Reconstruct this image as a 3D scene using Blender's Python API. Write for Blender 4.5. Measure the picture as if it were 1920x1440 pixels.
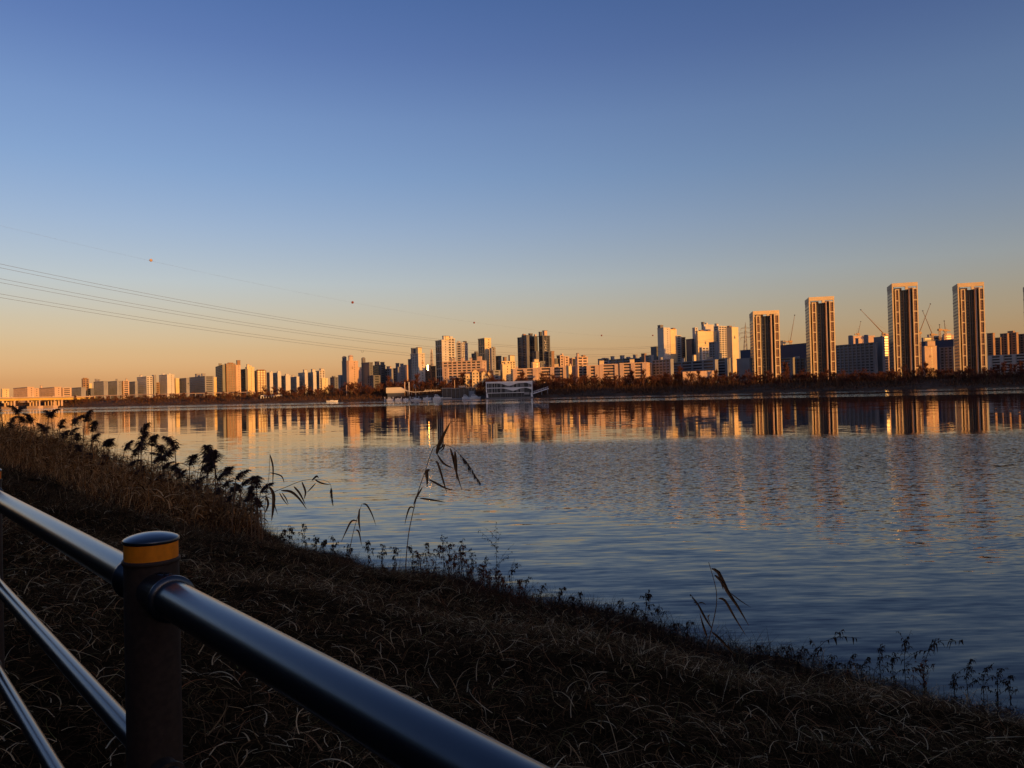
import bpy, math, random
import numpy as np
from mathutils import Matrix, Vector

# ------------------------------------------------------------------ camera, sky, sun, exposure
sc = bpy.context.scene
for o in list(bpy.data.objects):
    bpy.data.objects.remove(o)
rnd = random.Random(7)
nrg = np.random.default_rng(11)
FPX = 1420.0            # focal length in photograph pixels
EYE = 4.6               # eye height over the water
PITCH = math.atan(17 / FPX)
ROLL = math.radians(1.4)
_F = Vector((0, math.cos(PITCH), math.sin(PITCH)))
_U0 = Vector((0, -math.sin(PITCH), math.cos(PITCH)))
_R0 = Vector((1, 0, 0))
_R = _R0 * math.cos(ROLL) - _U0 * math.sin(ROLL)
_U = _R0 * math.sin(ROLL) + _U0 * math.cos(ROLL)
cam_data = bpy.data.cameras.new('camera')
cam = bpy.data.objects.new('camera', cam_data)
sc.collection.objects.link(cam)
cam_data.sensor_width = 36
cam_data.lens = 36 * FPX / 1920
cam_data.clip_start = 0.05
cam_data.clip_end = 60000
cam.matrix_world = Matrix(((_R.x, _U.x, -_F.x, 0), (_R.y, _U.y, -_F.y, 0), (_R.z, _U.z, -_F.z, EYE), (0, 0, 0, 1)))
sc.camera = cam

SUN_EL = math.radians(6.0)
SUN_AZ = math.atan2(.62, -.785)       # clockwise from +Y: low, to the right and behind the camera
SUN = Vector((math.sin(SUN_AZ) * math.cos(SUN_EL), math.cos(SUN_AZ) * math.cos(SUN_EL), math.sin(SUN_EL)))
world = bpy.data.worlds.new('World')
sc.world = world
world.use_nodes = True
wn = world.node_tree
bg = wn.nodes['Background']
sky = wn.nodes.new('ShaderNodeTexSky')
sky.sky_type = 'NISHITA'
sky.sun_disc = False
sky.sun_elevation = SUN_EL
sky.sun_rotation = SUN_AZ
sky.air_density, sky.dust_density, sky.ozone_density = 1.0, 1.0, 2.0
tc = wn.nodes.new('ShaderNodeTexCoord')
sep = wn.nodes.new('ShaderNodeSeparateXYZ')
ramp = wn.nodes.new('ShaderNodeValToRGB')
mul = wn.nodes.new('ShaderNodeVectorMath'); mul.operation = 'MULTIPLY'
mul2 = wn.nodes.new('ShaderNodeVectorMath'); mul2.operation = 'SCALE'; mul2.inputs['Scale'].default_value = 5
wn.links.new(tc.outputs['Generated'], sep.inputs[0])
wn.links.new(sep.outputs['Z'], ramp.inputs[0])
# clear winter evening air: bluer overhead, warmer along the whole horizon
SKY = [(.004, (2.10, 1.18, 1.02)), (.026, (1.53, .87, .76)), (.061, (1.50, .87, .69)), (.096, (1.52, .95, .79)), (.144, (1.52, 1.09, 1.05)),
       (.211, (1.34, 1.07, 1.17)), (.276, (1.15, 1.03, 1.23)), (.336, (1.06, .97, 1.23)), (.409, (.82, .79, 1.147)), (.470, (.68, .72, 1.11))]
while len(ramp.color_ramp.elements) < len(SKY):
    ramp.color_ramp.elements.new(.5)
for el, (p, c) in zip(ramp.color_ramp.elements, SKY):
    el.position = p
for el, (p, c) in zip(ramp.color_ramp.elements, SKY):
    el.color = (c[0] / 5, c[1] / 5, c[2] / 5, 1)
wn.links.new(sky.outputs[0], mul.inputs[0])
wn.links.new(ramp.outputs[0], mul.inputs[1])
wn.links.new(mul.outputs[0], mul2.inputs[0])
wn.links.new(mul2.outputs[0], bg.inputs[0])
bg.inputs[1].default_value = .15

sun_data = bpy.data.lights.new('sun', 'SUN')
sun_data.energy = 5.0
sun_data.angle = math.radians(.5)
sun_data.color = (1.0, .44, .085)
sun = bpy.data.objects.new('sun', sun_data)
sc.collection.objects.link(sun)
sun.rotation_euler = SUN.to_track_quat('Z', 'Y').to_euler()
sc.view_settings.view_transform = 'Standard'
sc.view_settings.look = 'None'
sc.view_settings.exposure = 0
sc.view_settings.gamma = 1

# ------------------------------------------------------------------ helpers
COL = sc.collection

def ray(x, y):
    return _F + _R * ((x - 960) / FPX) + _U * ((720 - y) / FPX)

def at(x, y, Y):
    d = ray(x, y)
    return Vector((0, 0, EYE)) + d * (Y / d.y)

def slope(x, y):
    d = ray(x, y)
    return d.x / d.y

class MB:
    def __init__(self):
        self.v = []; self.f = []
    def add(self, vs, fs):
        n = len(self.v)
        self.v += [tuple(p) for p in vs]
        self.f += [tuple(i + n for i in q) for q in fs]
    def hexa(self, c):
        self.add(c, [(0, 3, 2, 1), (4, 5, 6, 7), (0, 1, 5, 4), (1, 2, 6, 5), (2, 3, 7, 6), (3, 0, 4, 7)])
    def box(self, x0, x1, y0, y1, z0, z1):
        self.hexa([(x0, y0, z0), (x1, y0, z0), (x1, y1, z0), (x0, y1, z0), (x0, y0, z1), (x1, y0, z1), (x1, y1, z1), (x0, y1, z1)])
    def fbox(self, O, e, n, u0, u1, v0, v1, d0, d1):
        def P(u, v, d):
            return (O[0] + e[0] * u + n[0] * d, O[1] + e[1] * u + n[1] * d, O[2] + v)
        self.hexa([P(u0, v0, d1), P(u1, v0, d1), P(u1, v0, d0), P(u0, v0, d0), P(u0, v1, d1), P(u1, v1, d1), P(u1, v1, d0), P(u0, v1, d0)])
    def tube(self, pts, rad, n=6, cap=True):
        pts = [Vector(p) for p in pts]
        if not isinstance(rad, (list, tuple)):
            rad = [rad] * len(pts)
        base = len(self.v); k = len(pts)
        ref = None
        for i, p in enumerate(pts):
            t = (pts[min(i + 1, k - 1)] - pts[max(i - 1, 0)])
            if t.length < 1e-9:
                t = Vector((0, 0, 1))
            t.normalize()
            if ref is None:
                ref = Vector((0, 0, 1)) if abs(t.z) < .9 else Vector((1, 0, 0))
            a = t.cross(ref)
            if a.length < 1e-6:
                a = t.cross(Vector((1, 0, 0)))
            a.normalize(); b = t.cross(a)
            for j in range(n):
                q = 2 * math.pi * j / n
                self.v.append(tuple(p + (a * math.cos(q) + b * math.sin(q)) * rad[i]))
        for i in range(k - 1):
            for j in range(n):
                j2 = (j + 1) % n
                self.f.append((base + i * n + j, base + i * n + j2, base + (i + 1) * n + j2, base + (i + 1) * n + j))
        if cap:
            self.caps(base, k, n)
    def caps(self, base, k, n):
        """end discs with their own vertices, so that smooth sides keep clean normals"""
        c0 = len(self.v)
        self.v += self.v[base:base + n] + self.v[base + (k - 1) * n:base + k * n]
        self.f.append(tuple(c0 + j for j in reversed(range(n))))
        self.f.append(tuple(c0 + n + j for j in range(n)))
    def lathe(self, c, prof, n=24):
        base = len(self.v)
        for r, z in prof:
            for j in range(n):
                q = 2 * math.pi * j / n
                self.v.append((c[0] + r * math.cos(q), c[1] + r * math.sin(q), c[2] + z))
        for i in range(len(prof) - 1):
            for j in range(n):
                j2 = (j + 1) % n
                self.f.append((base + i * n + j, base + i * n + j2, base + (i + 1) * n + j2, base + (i + 1) * n + j))
        self.caps(base, len(prof), n)
    def strip(self, pts, wid, side):
        """leaf: a slightly folded ribbon with a keel, pts world, wid list, side = width direction"""
        base = len(self.v); k = len(pts)
        side = Vector(side).normalized()
        for i, p in enumerate(pts):
            p = Vector(p)
            t = Vector(pts[min(i + 1, k - 1)]) - Vector(pts[max(i - 1, 0)])
            t.normalize()
            s = side - t * side.dot(t)
            s.normalize()
            nn = t.cross(s)
            self.v.append(tuple(p + s * wid[i] * .5 + nn * wid[i] * .15))
            self.v.append(tuple(p - nn * wid[i] * .10))
            self.v.append(tuple(p - s * wid[i] * .5 + nn * wid[i] * .15))
        for i in range(k - 1):
            a = base + i * 3
            self.f.append((a, a + 1, a + 4, a + 3))
            self.f.append((a + 1, a + 2, a + 5, a + 4))
    def build(self, name, mat, parent=None, smooth=False):
        org = parent_origin(parent)
        me = bpy.data.meshes.new(name)
        me.from_pydata([(a - org[0], b - org[1], c - org[2]) for a, b, c in self.v], [], self.f)
        me.update()
        if smooth:
            me.polygons.foreach_set('use_smooth', [True] * len(me.polygons))
        if mat is not None:
            me.materials.append(mat)
        o = bpy.data.objects.new(name, me)
        COL.objects.link(o)
        if parent is not None:
            o.parent = parent
        return o

def parent_origin(p):
    v = Vector((0, 0, 0))
    while p is not None:
        v += p.location
        p = p.parent
    return v

def empty(name, loc, label=None, cat=None, group=None):
    o = bpy.data.objects.new(name, None)
    o.empty_display_size = .2
    o.location = loc
    COL.objects.link(o)
    if label:
        tag(o, label, cat, group)
    return o

def tag(o, label=None, cat=None, group=None, kind=None):
    if label: o['label'] = label
    if cat: o['category'] = cat
    if group: o['group'] = group
    if kind: o['kind'] = kind
    return o

def copy_tree(o, parent=None):
    c = o.copy()
    COL.objects.link(c)
    c.parent = parent
    for ch in o.children:
        copy_tree(ch, c)
    return c

def mat(name, col, rough=.8, spec=.3, metal=0, vary=.18, scale=3.0, bump=0, coat=0):
    m = bpy.data.materials.new(name)
    m.use_nodes = True
    nt = m.node_tree
    b = nt.nodes['Principled BSDF']
    b.inputs['Roughness'].default_value = rough
    b.inputs['Specular IOR Level'].default_value = spec
    b.inputs['Metallic'].default_value = metal
    b.inputs['Coat Weight'].default_value = coat
    b.inputs['Coat Roughness'].default_value = .2
    t = nt.nodes.new('ShaderNodeTexCoord')
    n = nt.nodes.new('ShaderNodeTexNoise')
    n.inputs['Scale'].default_value = scale
    n.inputs['Detail'].default_value = 5
    r = nt.nodes.new('ShaderNodeValToRGB')
    r.color_ramp.elements[0].position = .3
    r.color_ramp.elements[1].position = .7
    r.color_ramp.elements[0].color = (*[c * (1 - vary) for c in col], 1)
    r.color_ramp.elements[1].color = (*[min(1, c * (1 + vary)) for c in col], 1)
    nt.links.new(t.outputs['Object'], n.inputs['Vector'])
    nt.links.new(n.outputs['Fac'], r.inputs[0])
    nt.links.new(r.outputs[0], b.inputs['Base Color'])
    if bump:
        bp = nt.nodes.new('ShaderNodeBump')
        bp.inputs['Strength'].default_value = bump
        nt.links.new(n.outputs['Fac'], bp.inputs['Height'])
        nt.links.new(bp.outputs[0], b.inputs['Normal'])
    return m

def blade_mat(name, stops, rough=.75, trans=.0):
    """dry plant matter: hue picked per blade from the 'var' attribute"""
    m = bpy.data.materials.new(name)
    m.use_nodes = True
    nt = m.node_tree
    b = nt.nodes['Principled BSDF']
    b.inputs['Roughness'].default_value = rough
    b.inputs['Specular IOR Level'].default_value = .0
    a = nt.nodes.new('ShaderNodeAttribute'); a.attribute_name = 'var'
    r = nt.nodes.new('ShaderNodeValToRGB')
    while len(r.color_ramp.elements) < len(stops):
        r.color_ramp.elements.new(.5)
    for e, (p, c) in zip(r.color_ramp.elements, stops):
        e.position = p
    for e, (p, c) in zip(r.color_ramp.elements, stops):
        e.color = (*c, 1)
    nt.links.new(a.outputs['Fac'], r.inputs[0])
    nt.links.new(r.outputs[0], b.inputs['Base Color'])
    return m

M = {
    'white': mat('pale_concrete', (.55, .51, .44), .85, .2, vary=.10, scale=.08),
    'cream': mat('cream_render', (.70, .55, .32), .85, .2, vary=.10, scale=.08),
    'pink': mat('pinkish_render', (.56, .40, .29), .85, .2, vary=.10, scale=.08),
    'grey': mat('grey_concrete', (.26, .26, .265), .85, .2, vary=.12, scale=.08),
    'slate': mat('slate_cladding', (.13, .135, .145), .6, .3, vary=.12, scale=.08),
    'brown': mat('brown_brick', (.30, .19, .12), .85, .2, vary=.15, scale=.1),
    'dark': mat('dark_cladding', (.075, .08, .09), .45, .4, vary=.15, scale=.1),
    'glass': mat('dark_glazing', (.035, .038, .045), .22, .5, vary=.3, scale=.3),
    'amber': mat('bronze_glazing', (.16, .075, .032), .35, .5, vary=.35, scale=.35),
    'blue': mat('blue_metal_roof', (.035, .055, .11), .6, .3, vary=.15, scale=.05),
    'roof': mat('roof_felt', (.22, .21, .20), .9, .2, vary=.2, scale=.1),
    'tile': mat('tile_roof', (.34, .20, .12), .8, .2, vary=.2, scale=.3),
    'steel': mat('galvanised_steel', (.32, .31, .30), .5, .4, metal=.4, vary=.15, scale=.5),
    'crane': mat('crane_paint', (.42, .26, .12), .6, .3, vary=.15, scale=.2),
    'boat': mat('boat_white', (.74, .74, .73), .4, .4, vary=.06, scale=1),
    'boatdark': mat('boat_window', (.03, .035, .04), .2, .5, vary=.2, scale=1),
    'sunpane': mat('mirror_glass', (.5, .4, .3), .16, 1.0, metal=.9, vary=.05, scale=.2),
    'orange': mat('orange_ball_paint', (.55, .16, .05), .6, .3, vary=.1, scale=2),
    'red': mat('red_ball_paint', (.25, .05, .03), .6, .3, vary=.1, scale=2),
    'wire': mat('aluminium_conductor', (.16, .15, .14), .6, .3, metal=.3, vary=.1, scale=1),
    'girder': mat('yellow_girder_paint', (.62, .42, .10), .7, .3, vary=.12, scale=.2),
    'bark': mat('bare_bark', (.13, .075, .05), .9, .1, vary=.25, scale=.8),
    'twig': mat('bare_twigs', (.115, .050, .036), .9, .1, vary=.35, scale=.25),
    'railing': mat('black_rail_paint', (.007, .008, .011), .34, .6, vary=.12, scale=14, coat=.7),
    'post': mat('brown_post_paint', (.045, .026, .016), .6, .18, vary=.25, scale=60, bump=.05),
    'band': mat('amber_reflector', (.95, .23, .004), .6, .25, vary=.16, scale=45),
    'steelring': mat('worn_steel_ring', (.20, .17, .13), .4, .5, metal=.5, vary=.3, scale=30),
    'reed_stem': mat('reed_stem', (.22, .115, .055), .9, .0, vary=.3, scale=6),
    'reed_leaf': mat('reed_leaf', (.17, .085, .038), .9, .0, vary=.4, scale=5),
    'plume': mat('reed_plume', (.075, .042, .032), .95, .1, vary=.35, scale=9),
    'weed': mat('withered_weed', (.055, .032, .022), .9, .0, vary=.4, scale=8),
    'weedred': mat('red_withered_weed', (.14, .045, .022), .9, .0, vary=.4, scale=8),
    'paper': mat('paper', (.7, .68, .66), .9, .1, vary=.1, scale=20),
}

# ------------------------------------------------------------------ the setting: river, near bank, far bank, added shade ridge
# near bank runs along D (up river, away to the left); N points over the water; rail and bank edge run parallel to D
D2 = Vector((-.664, .748)); D2.normalize()
N2 = Vector((D2.y, -D2.x))

def bank_noise(u, s):
    return (.10 * np.sin(.55 * s + .8 * u) + .07 * np.sin(1.3 * s - 1.1 * u + 1.0) + .05 * np.sin(2.7 * s + 2.1 * u + 2.) + .16 * np.sin(.21 * s + 2.2))

def zg(u, s):
    u = np.asarray(u, float); s = np.asarray(s, float)
    ue = np.interp(s, [6, 13, 22, 30, 60], [11.8, 11.5, 9.9, 10.2, 11.5])     # the bank narrows a little up river
    t = np.clip((u - 1.0) / (ue - 1.0), 0, 1.6)
    w = np.clip((u - 1.0) / 2.5, 0, 1)
    return 2.92 - 2.92 * t ** 1.12 + bank_noise(u, s) * w

def us_to_xy(u, s):
    return u * N2.x + s * D2.x, u * N2.y + s * D2.y

def ground_hit(px, py):
    d = ray(px, py)
    Y = .8
    while Y < 120:
        p = Vector((0, 0, EYE)) + d * (Y / d.y)
        u = p.x * N2.x + p.y * N2.y; s = p.x * D2.x + p.y * D2.y
        if p.z <= max(float(zg(u, s)), 0):
            return p, u, s
        Y += .02 + Y * .002
    return p, u, s

def grid_mesh(name, X, Y, Z, m, smooth=True):
    nr, ncl = X.shape
    v = np.stack([X, Y, Z], -1).reshape(-1, 3)
    idx = np.arange(nr * ncl).reshape(nr, ncl)
    q = np.stack([idx[:-1, :-1], idx[:-1, 1:], idx[1:, 1:], idx[1:, :-1]], -1).reshape(-1, 4)
    me = bpy.data.meshes.new(name)
    me.from_pydata(v.tolist(), [], q.tolist())
    me.update()
    if smooth:
        me.polygons.foreach_set('use_smooth', [True] * len(me.polygons))
    me.materials.append(m)
    o = bpy.data.objects.new(name, me)
    COL.objects.link(o)
    return o

soil = mat('dark_soil', (.020, .011, .005), 1.0, .0, vary=.5, scale=5, bump=.4)
uu = np.concatenate([np.linspace(-60, -1, 40), np.linspace(0, 14, 71), [16, 20]])
ss = np.concatenate([np.linspace(-60, -12, 10), np.linspace(-11, 20, 125), np.linspace(21, 90, 80), np.linspace(95, 260, 12)])
UU, SS = np.meshgrid(uu, ss)
XX, YY = us_to_xy(UU, SS)
ZZ = zg(UU, SS)
ZZ = np.where(UU > 13.5, -.9, ZZ)
_t = np.clip((-UU - 3.5) / 13, 0, 1)
ZZ = ZZ + 4.5 * _t * _t * (3 - 2 * _t)      # unseen levee rise behind the path, added to block low sky
nb = grid_mesh('near_bank', XX, YY, ZZ, soil)
tag(nb, kind='structure')

# river: one dark, glossy sheet; wind ruffles it in bands and patches
def water_material():
    m = bpy.data.materials.new('river_water')
    m.use_nodes = True
    nt = m.node_tree; L = nt.links
    b = nt.nodes['Principled BSDF']
    b.inputs['Base Color'].default_value = (.006, .011, .017, 1)
    b.inputs['IOR'].default_value = 1.333
    b.inputs['Roughness'].default_value = .015
    geo = nt.nodes.new('ShaderNodeNewGeometry')
    def math_(op, a, c=None, v=None):
        n = nt.nodes.new('ShaderNodeMath'); n.operation = op
        if hasattr(a, 'is_linked'): L.new(a, n.inputs[0])
        else: n.inputs[0].default_value = a
        if c is not None:
            if hasattr(c, 'is_linked'): L.new(c, n.inputs[1])
            else: n.inputs[1].default_value = c
        return n.outputs[0]
    def smooth(x, lo, hi):
        n = nt.nodes.new('ShaderNodeMapRange'); n.interpolation_type = 'SMOOTHSTEP'
        L.new(x, n.inputs[0]); n.inputs[1].default_value = lo; n.inputs[2].default_value = hi
        return n.outputs[0]
    def noise(scale3, rot=0, detail=2, off=0):
        mp = nt.nodes.new('ShaderNodeMapping')
        mp.inputs['Scale'].default_value = (*scale3, 1)
        mp.inputs['Rotation'].default_value = (0, 0, rot)
        mp.inputs['Location'].default_value = (off, off * .7, off)
        L.new(geo.outputs['Position'], mp.inputs[0])
        n = nt.nodes.new('ShaderNodeTexNoise')
        n.inputs['Scale'].default_value = 1
        n.inputs['Detail'].default_value = detail
        n.inputs['Roughness'].default_value = .55
        L.new(mp.outputs[0], n.inputs['Vector'])
        return n
    sp = nt.nodes.new('ShaderNodeSeparateXYZ'); L.new(geo.outputs['Position'], sp.inputs[0])
    X, Y = sp.outputs[0], sp.outputs[1]
    u = math_('ADD', math_('MULTIPLY', X, N2.x), math_('MULTIPLY', Y, N2.y))
    wob = math_('SUBTRACT', noise((.035, .05), detail=3).outputs['Fac'], .5)
    wob2 = math_('SUBTRACT', noise((.15, .25), detail=3, off=5).outputs['Fac'], .5)
    # (a) breeze patch beyond the sheltered strip by the bank
    uw = math_('ADD', u, math_('ADD', math_('MULTIPLY', wob, 10), math_('MULTIPLY', wob2, 5)))
    shelter = smooth(uw, 18.0, 26.0)
    yw = math_('ADD', Y, math_('MULTIPLY', wob, 18))
    near = math_('SUBTRACT', 1, smooth(yw, 62.0, 74.0))
    xr = math_('ADD', X, math_('MULTIPLY', Y, .24))
    xw = smooth(math_('ADD', xr, math_('MULTIPLY', wob2, 8)), -8.0, 9.0)
    ruff = math_('MULTIPLY', math_('MULTIPLY', shelter, near), xw)
    # (b) two thin wind lanes far out
    ys = math_('ADD', Y, math_('ADD', math_('MULTIPLY', X, .30), math_('MULTIPLY', wob, 45)))
    lane = math_('MULTIPLY', smooth(ys, 322, 345), math_('SUBTRACT', 1, smooth(ys, 1300, 1500)))
    gap = math_('MULTIPLY', smooth(ys, 415, 432), math_('SUBTRACT', 1, smooth(ys, 490, 510)))
    lane = math_('MULTIPLY', lane, math_('SUBTRACT', 1, math_('MULTIPLY', gap, .85)))
    far = smooth(Y, 30, 120)
    # slopes: long low ripples nearby, fine chop in the breeze patch, tiny shimmer far out
    def vec(n, ax, ay):
        s = nt.nodes.new('ShaderNodeVectorMath'); s.operation = 'SUBTRACT'
        L.new(n.outputs['Color'], s.inputs[0]); s.inputs[1].default_value = (.5, .5, .5)
        q = nt.nodes.new('ShaderNodeVectorMath'); q.operation = 'MULTIPLY'
        L.new(s.outputs[0], q.inputs[0]); q.inputs[1].default_value = (ax, ay, 0)
        return q.outputs[0]
    def scale(v, f):
        q = nt.nodes.new('ShaderNodeVectorMath'); q.operation = 'SCALE'
        L.new(v, q.inputs[0])
        if hasattr(f, 'is_linked'): L.new(f, q.inputs['Scale'])
        else: q.inputs['Scale'].default_value = f
        return q.outputs[0]
    def add(a, c):
        q = nt.nodes.new('ShaderNodeVectorMath'); q.operation = 'ADD'
        L.new(a, q.inputs[0]); L.new(c, q.inputs[1])
        return q.outputs[0]
    rip = scale(add(vec(noise((.5, 2.9), rot=math.radians(-4), detail=2), .05, .18), vec(noise((1.5, 8.0), rot=math.radians(-9), detail=2, off=17), .05, .16)), math_('SUBTRACT', 1, smooth(Y, 25, 110)))
    rip2 = scale(vec(noise((.5, 1.1), rot=math.radians(8), detail=2, off=9), .012, .030), math_('SUBTRACT', 1, math_('MULTIPLY', far, .55)))
    chop = scale(vec(noise((3.4, 11.0), rot=math.radians(6), detail=2, off=3), .3, .95), math_('MULTIPLY', ruff, math_('ADD', .32, math_('MULTIPLY', smooth(Y, 18, 50), .68))))
    laneV = scale(vec(noise((1.5, 2.0), detail=2, off=13), .08, .60), lane)
    shim = scale(vec(noise((.16, .55), detail=3, off=21), .006, .034), far)
    tot = add(add(add(rip, rip2), add(chop, laneV)), shim)
    up = nt.nodes.new('ShaderNodeVectorMath'); up.operation = 'ADD'
    L.new(tot, up.inputs[0]); up.inputs[1].default_value = (0, 0, 1)
    nm = nt.nodes.new('ShaderNodeVectorMath'); nm.operation = 'NORMALIZE'
    L.new(up.outputs[0], nm.inputs[0])
    L.new(nm.outputs[0], b.inputs['Normal'])
    return m

wm = MB()
wm.add([(-6000, -3000, 0), (6000, -3000, 0), (6000, 9000, 0), (-6000, 9000, 0)], [(0, 1, 2, 3)])
river = wm.build('river', water_material())
tag(river, kind='structure')

# far bank: waterline as distances along rays through the photograph
WL = [(-200, 770.5), (60, 765.5), (170, 763), (400, 757.5), (700, 751.8), (1000, 745.3), (1240, 740.3), (1540, 733.6), (1740, 729), (1920, 724.5), (2200, 717.5)]
_xs = []; _inv = []
for x, y in WL:
    d = ray(x, y)
    _xs.append((x - 960) / 1000); _inv.append(-d.z / d.y / EYE)
_pc = np.polyfit(_xs, _inv, 2)

def shore(x):
    return 1.0 / max(float(np.polyval(_pc, (x - 960) / 1000)), .0008)

bank_m = mat('winter_bank_soil', (.085, .055, .034), .95, .1, vary=.45, scale=.06)
BANK = [(0, -.6), (1.5, .3), (5, 1.2), (14, 2.4), (26, 3.4), (38, 5.2), (50, 7.2), (62, 8.0), (400, 8.4), (9000, 10)]

def far_z(dy):
    for (a, za), (b, zb) in zip(BANK, BANK[1:]):
        if dy <= b:
            return za + (zb - za) * (dy - a) / (b - a)
    return 10

pxs = np.linspace(-1400, 3200, 231)
rows = []
for dy, z in BANK:
    rows.append([(slope(x, 740) * (shore(x) + dy + (3 * math.sin(x * .021) + 2 * math.sin(x * .053) if dy < 60 else 0)), shore(x) + dy + (3 * math.sin(x * .021) + 2 * math.sin(x * .053) if dy < 60 else 0), z + (.5 * math.sin(x * .04 + dy) if 1 < dy < 60 else 0)) for x in pxs])
R_ = np.array(rows)
fb = grid_mesh('far_bank', R_[:, :, 0], R_[:, :, 1], R_[:, :, 2], bank_m)
tag(fb, kind='structure')

# unseen ridge added behind the viewer, shaped to shade near bank and far shore
shade_ridge_m = mat('shade_ridge_wood', (.05, .04, .025), .95, .1, vary=.4, scale=.02)
sp_ = Vector((SUN.x, SUN.y)).normalized(); pp_ = Vector((-sp_.y, sp_.x))
if pp_.y < 0: pp_ = -pp_
la = np.linspace(-900, 1500, 97); ra = np.linspace(-1, 1, 25)
HX = np.zeros((97, 25)); HY = HX.copy(); HZ = HX.copy()
for i, l in enumerate(la):
    hgt = float(np.interp(l, [-900, 460, 640, 1500], [158, 158, 121, 118])) + 4 * math.sin(l * .011) + 3 * math.sin(l * .031 + 1) + 3 * math.sin(l * .083)
    hgt *= min(1, (l + 900) / 300) * min(1, (1500 - l) / 250)
    for j, r in enumerate(ra):
        q = 760 + r * 190
        HX[i, j] = sp_.x * q + pp_.x * l; HY[i, j] = sp_.y * q + pp_.y * l
        HZ[i, j] = -.5 + hgt * (math.cos(r * math.pi) * .5 + .5)
tag(grid_mesh('shade_ridge', HX, HY, HZ, shade_ridge_m), kind='structure')

# ------------------------------------------------------------------ buildings on the far bank
FLOOR = 3.0
GROUND = 8.0

def face_panel(mb, win, O, e, n, W, Hh, style, u_start=0.0):
    """wall elements of one facade, proud of the glazed core (core plane lies at d = -0.6)"""
    nf = max(1, int(round(Hh / FLOOR)))
    fh = Hh / nf
    d0, d1 = -.65, 0.0
    u0, u1 = u_start, W
    def piers(step, w, dd=d1, grow=0.0):
        k = max(1, int(round((u1 - u0 - w) / step)))
        st = (u1 - u0 - w) / k
        for i in range(k + 1):
            a = u0 + i * st
            mb.fbox(O, e, n, a, a + w, 0, Hh, d0, dd + grow)
        return k, st
    if style == 'w':       # blank end wall with a thin column of stair windows
        mb.fbox(O, e, n, u0, u1, 0, Hh, d0, d1)
        if W > 7:
            c = u0 + (u1 - u0) * .55
            for i in range(1, nf):
                win.fbox(O, e, n, c, c + 1.1, i * fh + .9, i * fh + 2.1, d0, .05)
    elif style == 'x':     # entirely blank
        mb.fbox(O, e, n, u0, u1, 0, Hh, d0, d1)
    elif style == 's':     # punched windows
        mb.fbox(O, e, n, u0, u1, 0, Hh, d0, d1)
        k = max(1, int((u1 - u0) / 4.2)); st = (u1 - u0) / k
        for i in range(k):
            for j in range(nf):
                win.fbox(O, e, n, u0 + (i + .22) * st, u0 + (i + .78) * st, j * fh + .9, j * fh + 2.5, d0, .05)
    elif style == 'g':     # grid of balconies
        piers(5.2, 1.5)
        for j in range(nf + 1):
            z0 = max(0, j * fh - .25); z1 = min(Hh, j * fh + 1.1)
            mb.fbox(O, e, n, u0 + .05, u1 - .05, z0, z1, d0, -.05)
    elif style == 'b':     # balcony bands with wide piers
        piers(15, 2.2, grow=.1)
        for j in range(nf + 1):
            z0 = max(0, j * fh - .25); z1 = min(Hh, j * fh + 1.25)
            mb.fbox(O, e, n, u0 + .05, u1 - .05, z0, z1, d0, -.05)
    elif style == 'v':     # vertical piers, slim spandrels set back
        piers(5.0, 1.9)
        for j in range(nf + 1):
            z0 = max(0, j * fh - .2); z1 = min(Hh, j * fh + .7)
            mb.fbox(O, e, n, u0 + .05, u1 - .05, z0, z1, d0, -.35)
    elif style == 'p':     # projecting pale stair bays and balcony bands between them
        piers(13, 4.0, grow=1.2)
        for j in range(nf + 1):
            z0 = max(0, j * fh - .25); z1 = min(Hh, j * fh + 1.2)
            mb.fbox(O, e, n, u0 + .05, u1 - .05, z0, z1, d0, -.05)
    elif style == 'c':     # curtain wall: slim mullions and a band every third floor
        piers(4.5, .5, grow=-.2)
        for j in range(0, nf + 1, 3):
            z0 = max(0, j * fh - .3); z1 = min(Hh, j * fh + .5)
            mb.fbox(O, e, n, u0 + .05, u1 - .05, z0, z1, d0, -.25)

def frame_of(x0, xc, x1, ytop, Y, a_deg):
    a = math.radians(a_deg)
    C = at(xc, ytop, Y)
    k0, k1 = slope(x0, ytop), slope(x1, ytop)
    den0 = math.cos(a) + k0 * math.sin(a); den1 = math.sin(a) - k1 * math.cos(a)
    WL_ = (C.x - k0 * Y) / den0 if x0 < xc and den0 > .02 else 12.0
    WR_ = (k1 * Y - C.x) / den1 if x1 > xc and den1 > .02 else 12.0
    WL_ = min(max(WL_, 4), 130); WR_ = min(max(WR_, 4), 90)
    eL = Vector((-math.cos(a), math.sin(a))); nL = Vector((-math.sin(a), -math.cos(a)))
    eR = Vector((math.sin(a), math.cos(a))); nR = Vector((math.cos(a), -math.sin(a)))
    return C, WL_, WR_, eL, nL, eR, nR

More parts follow.
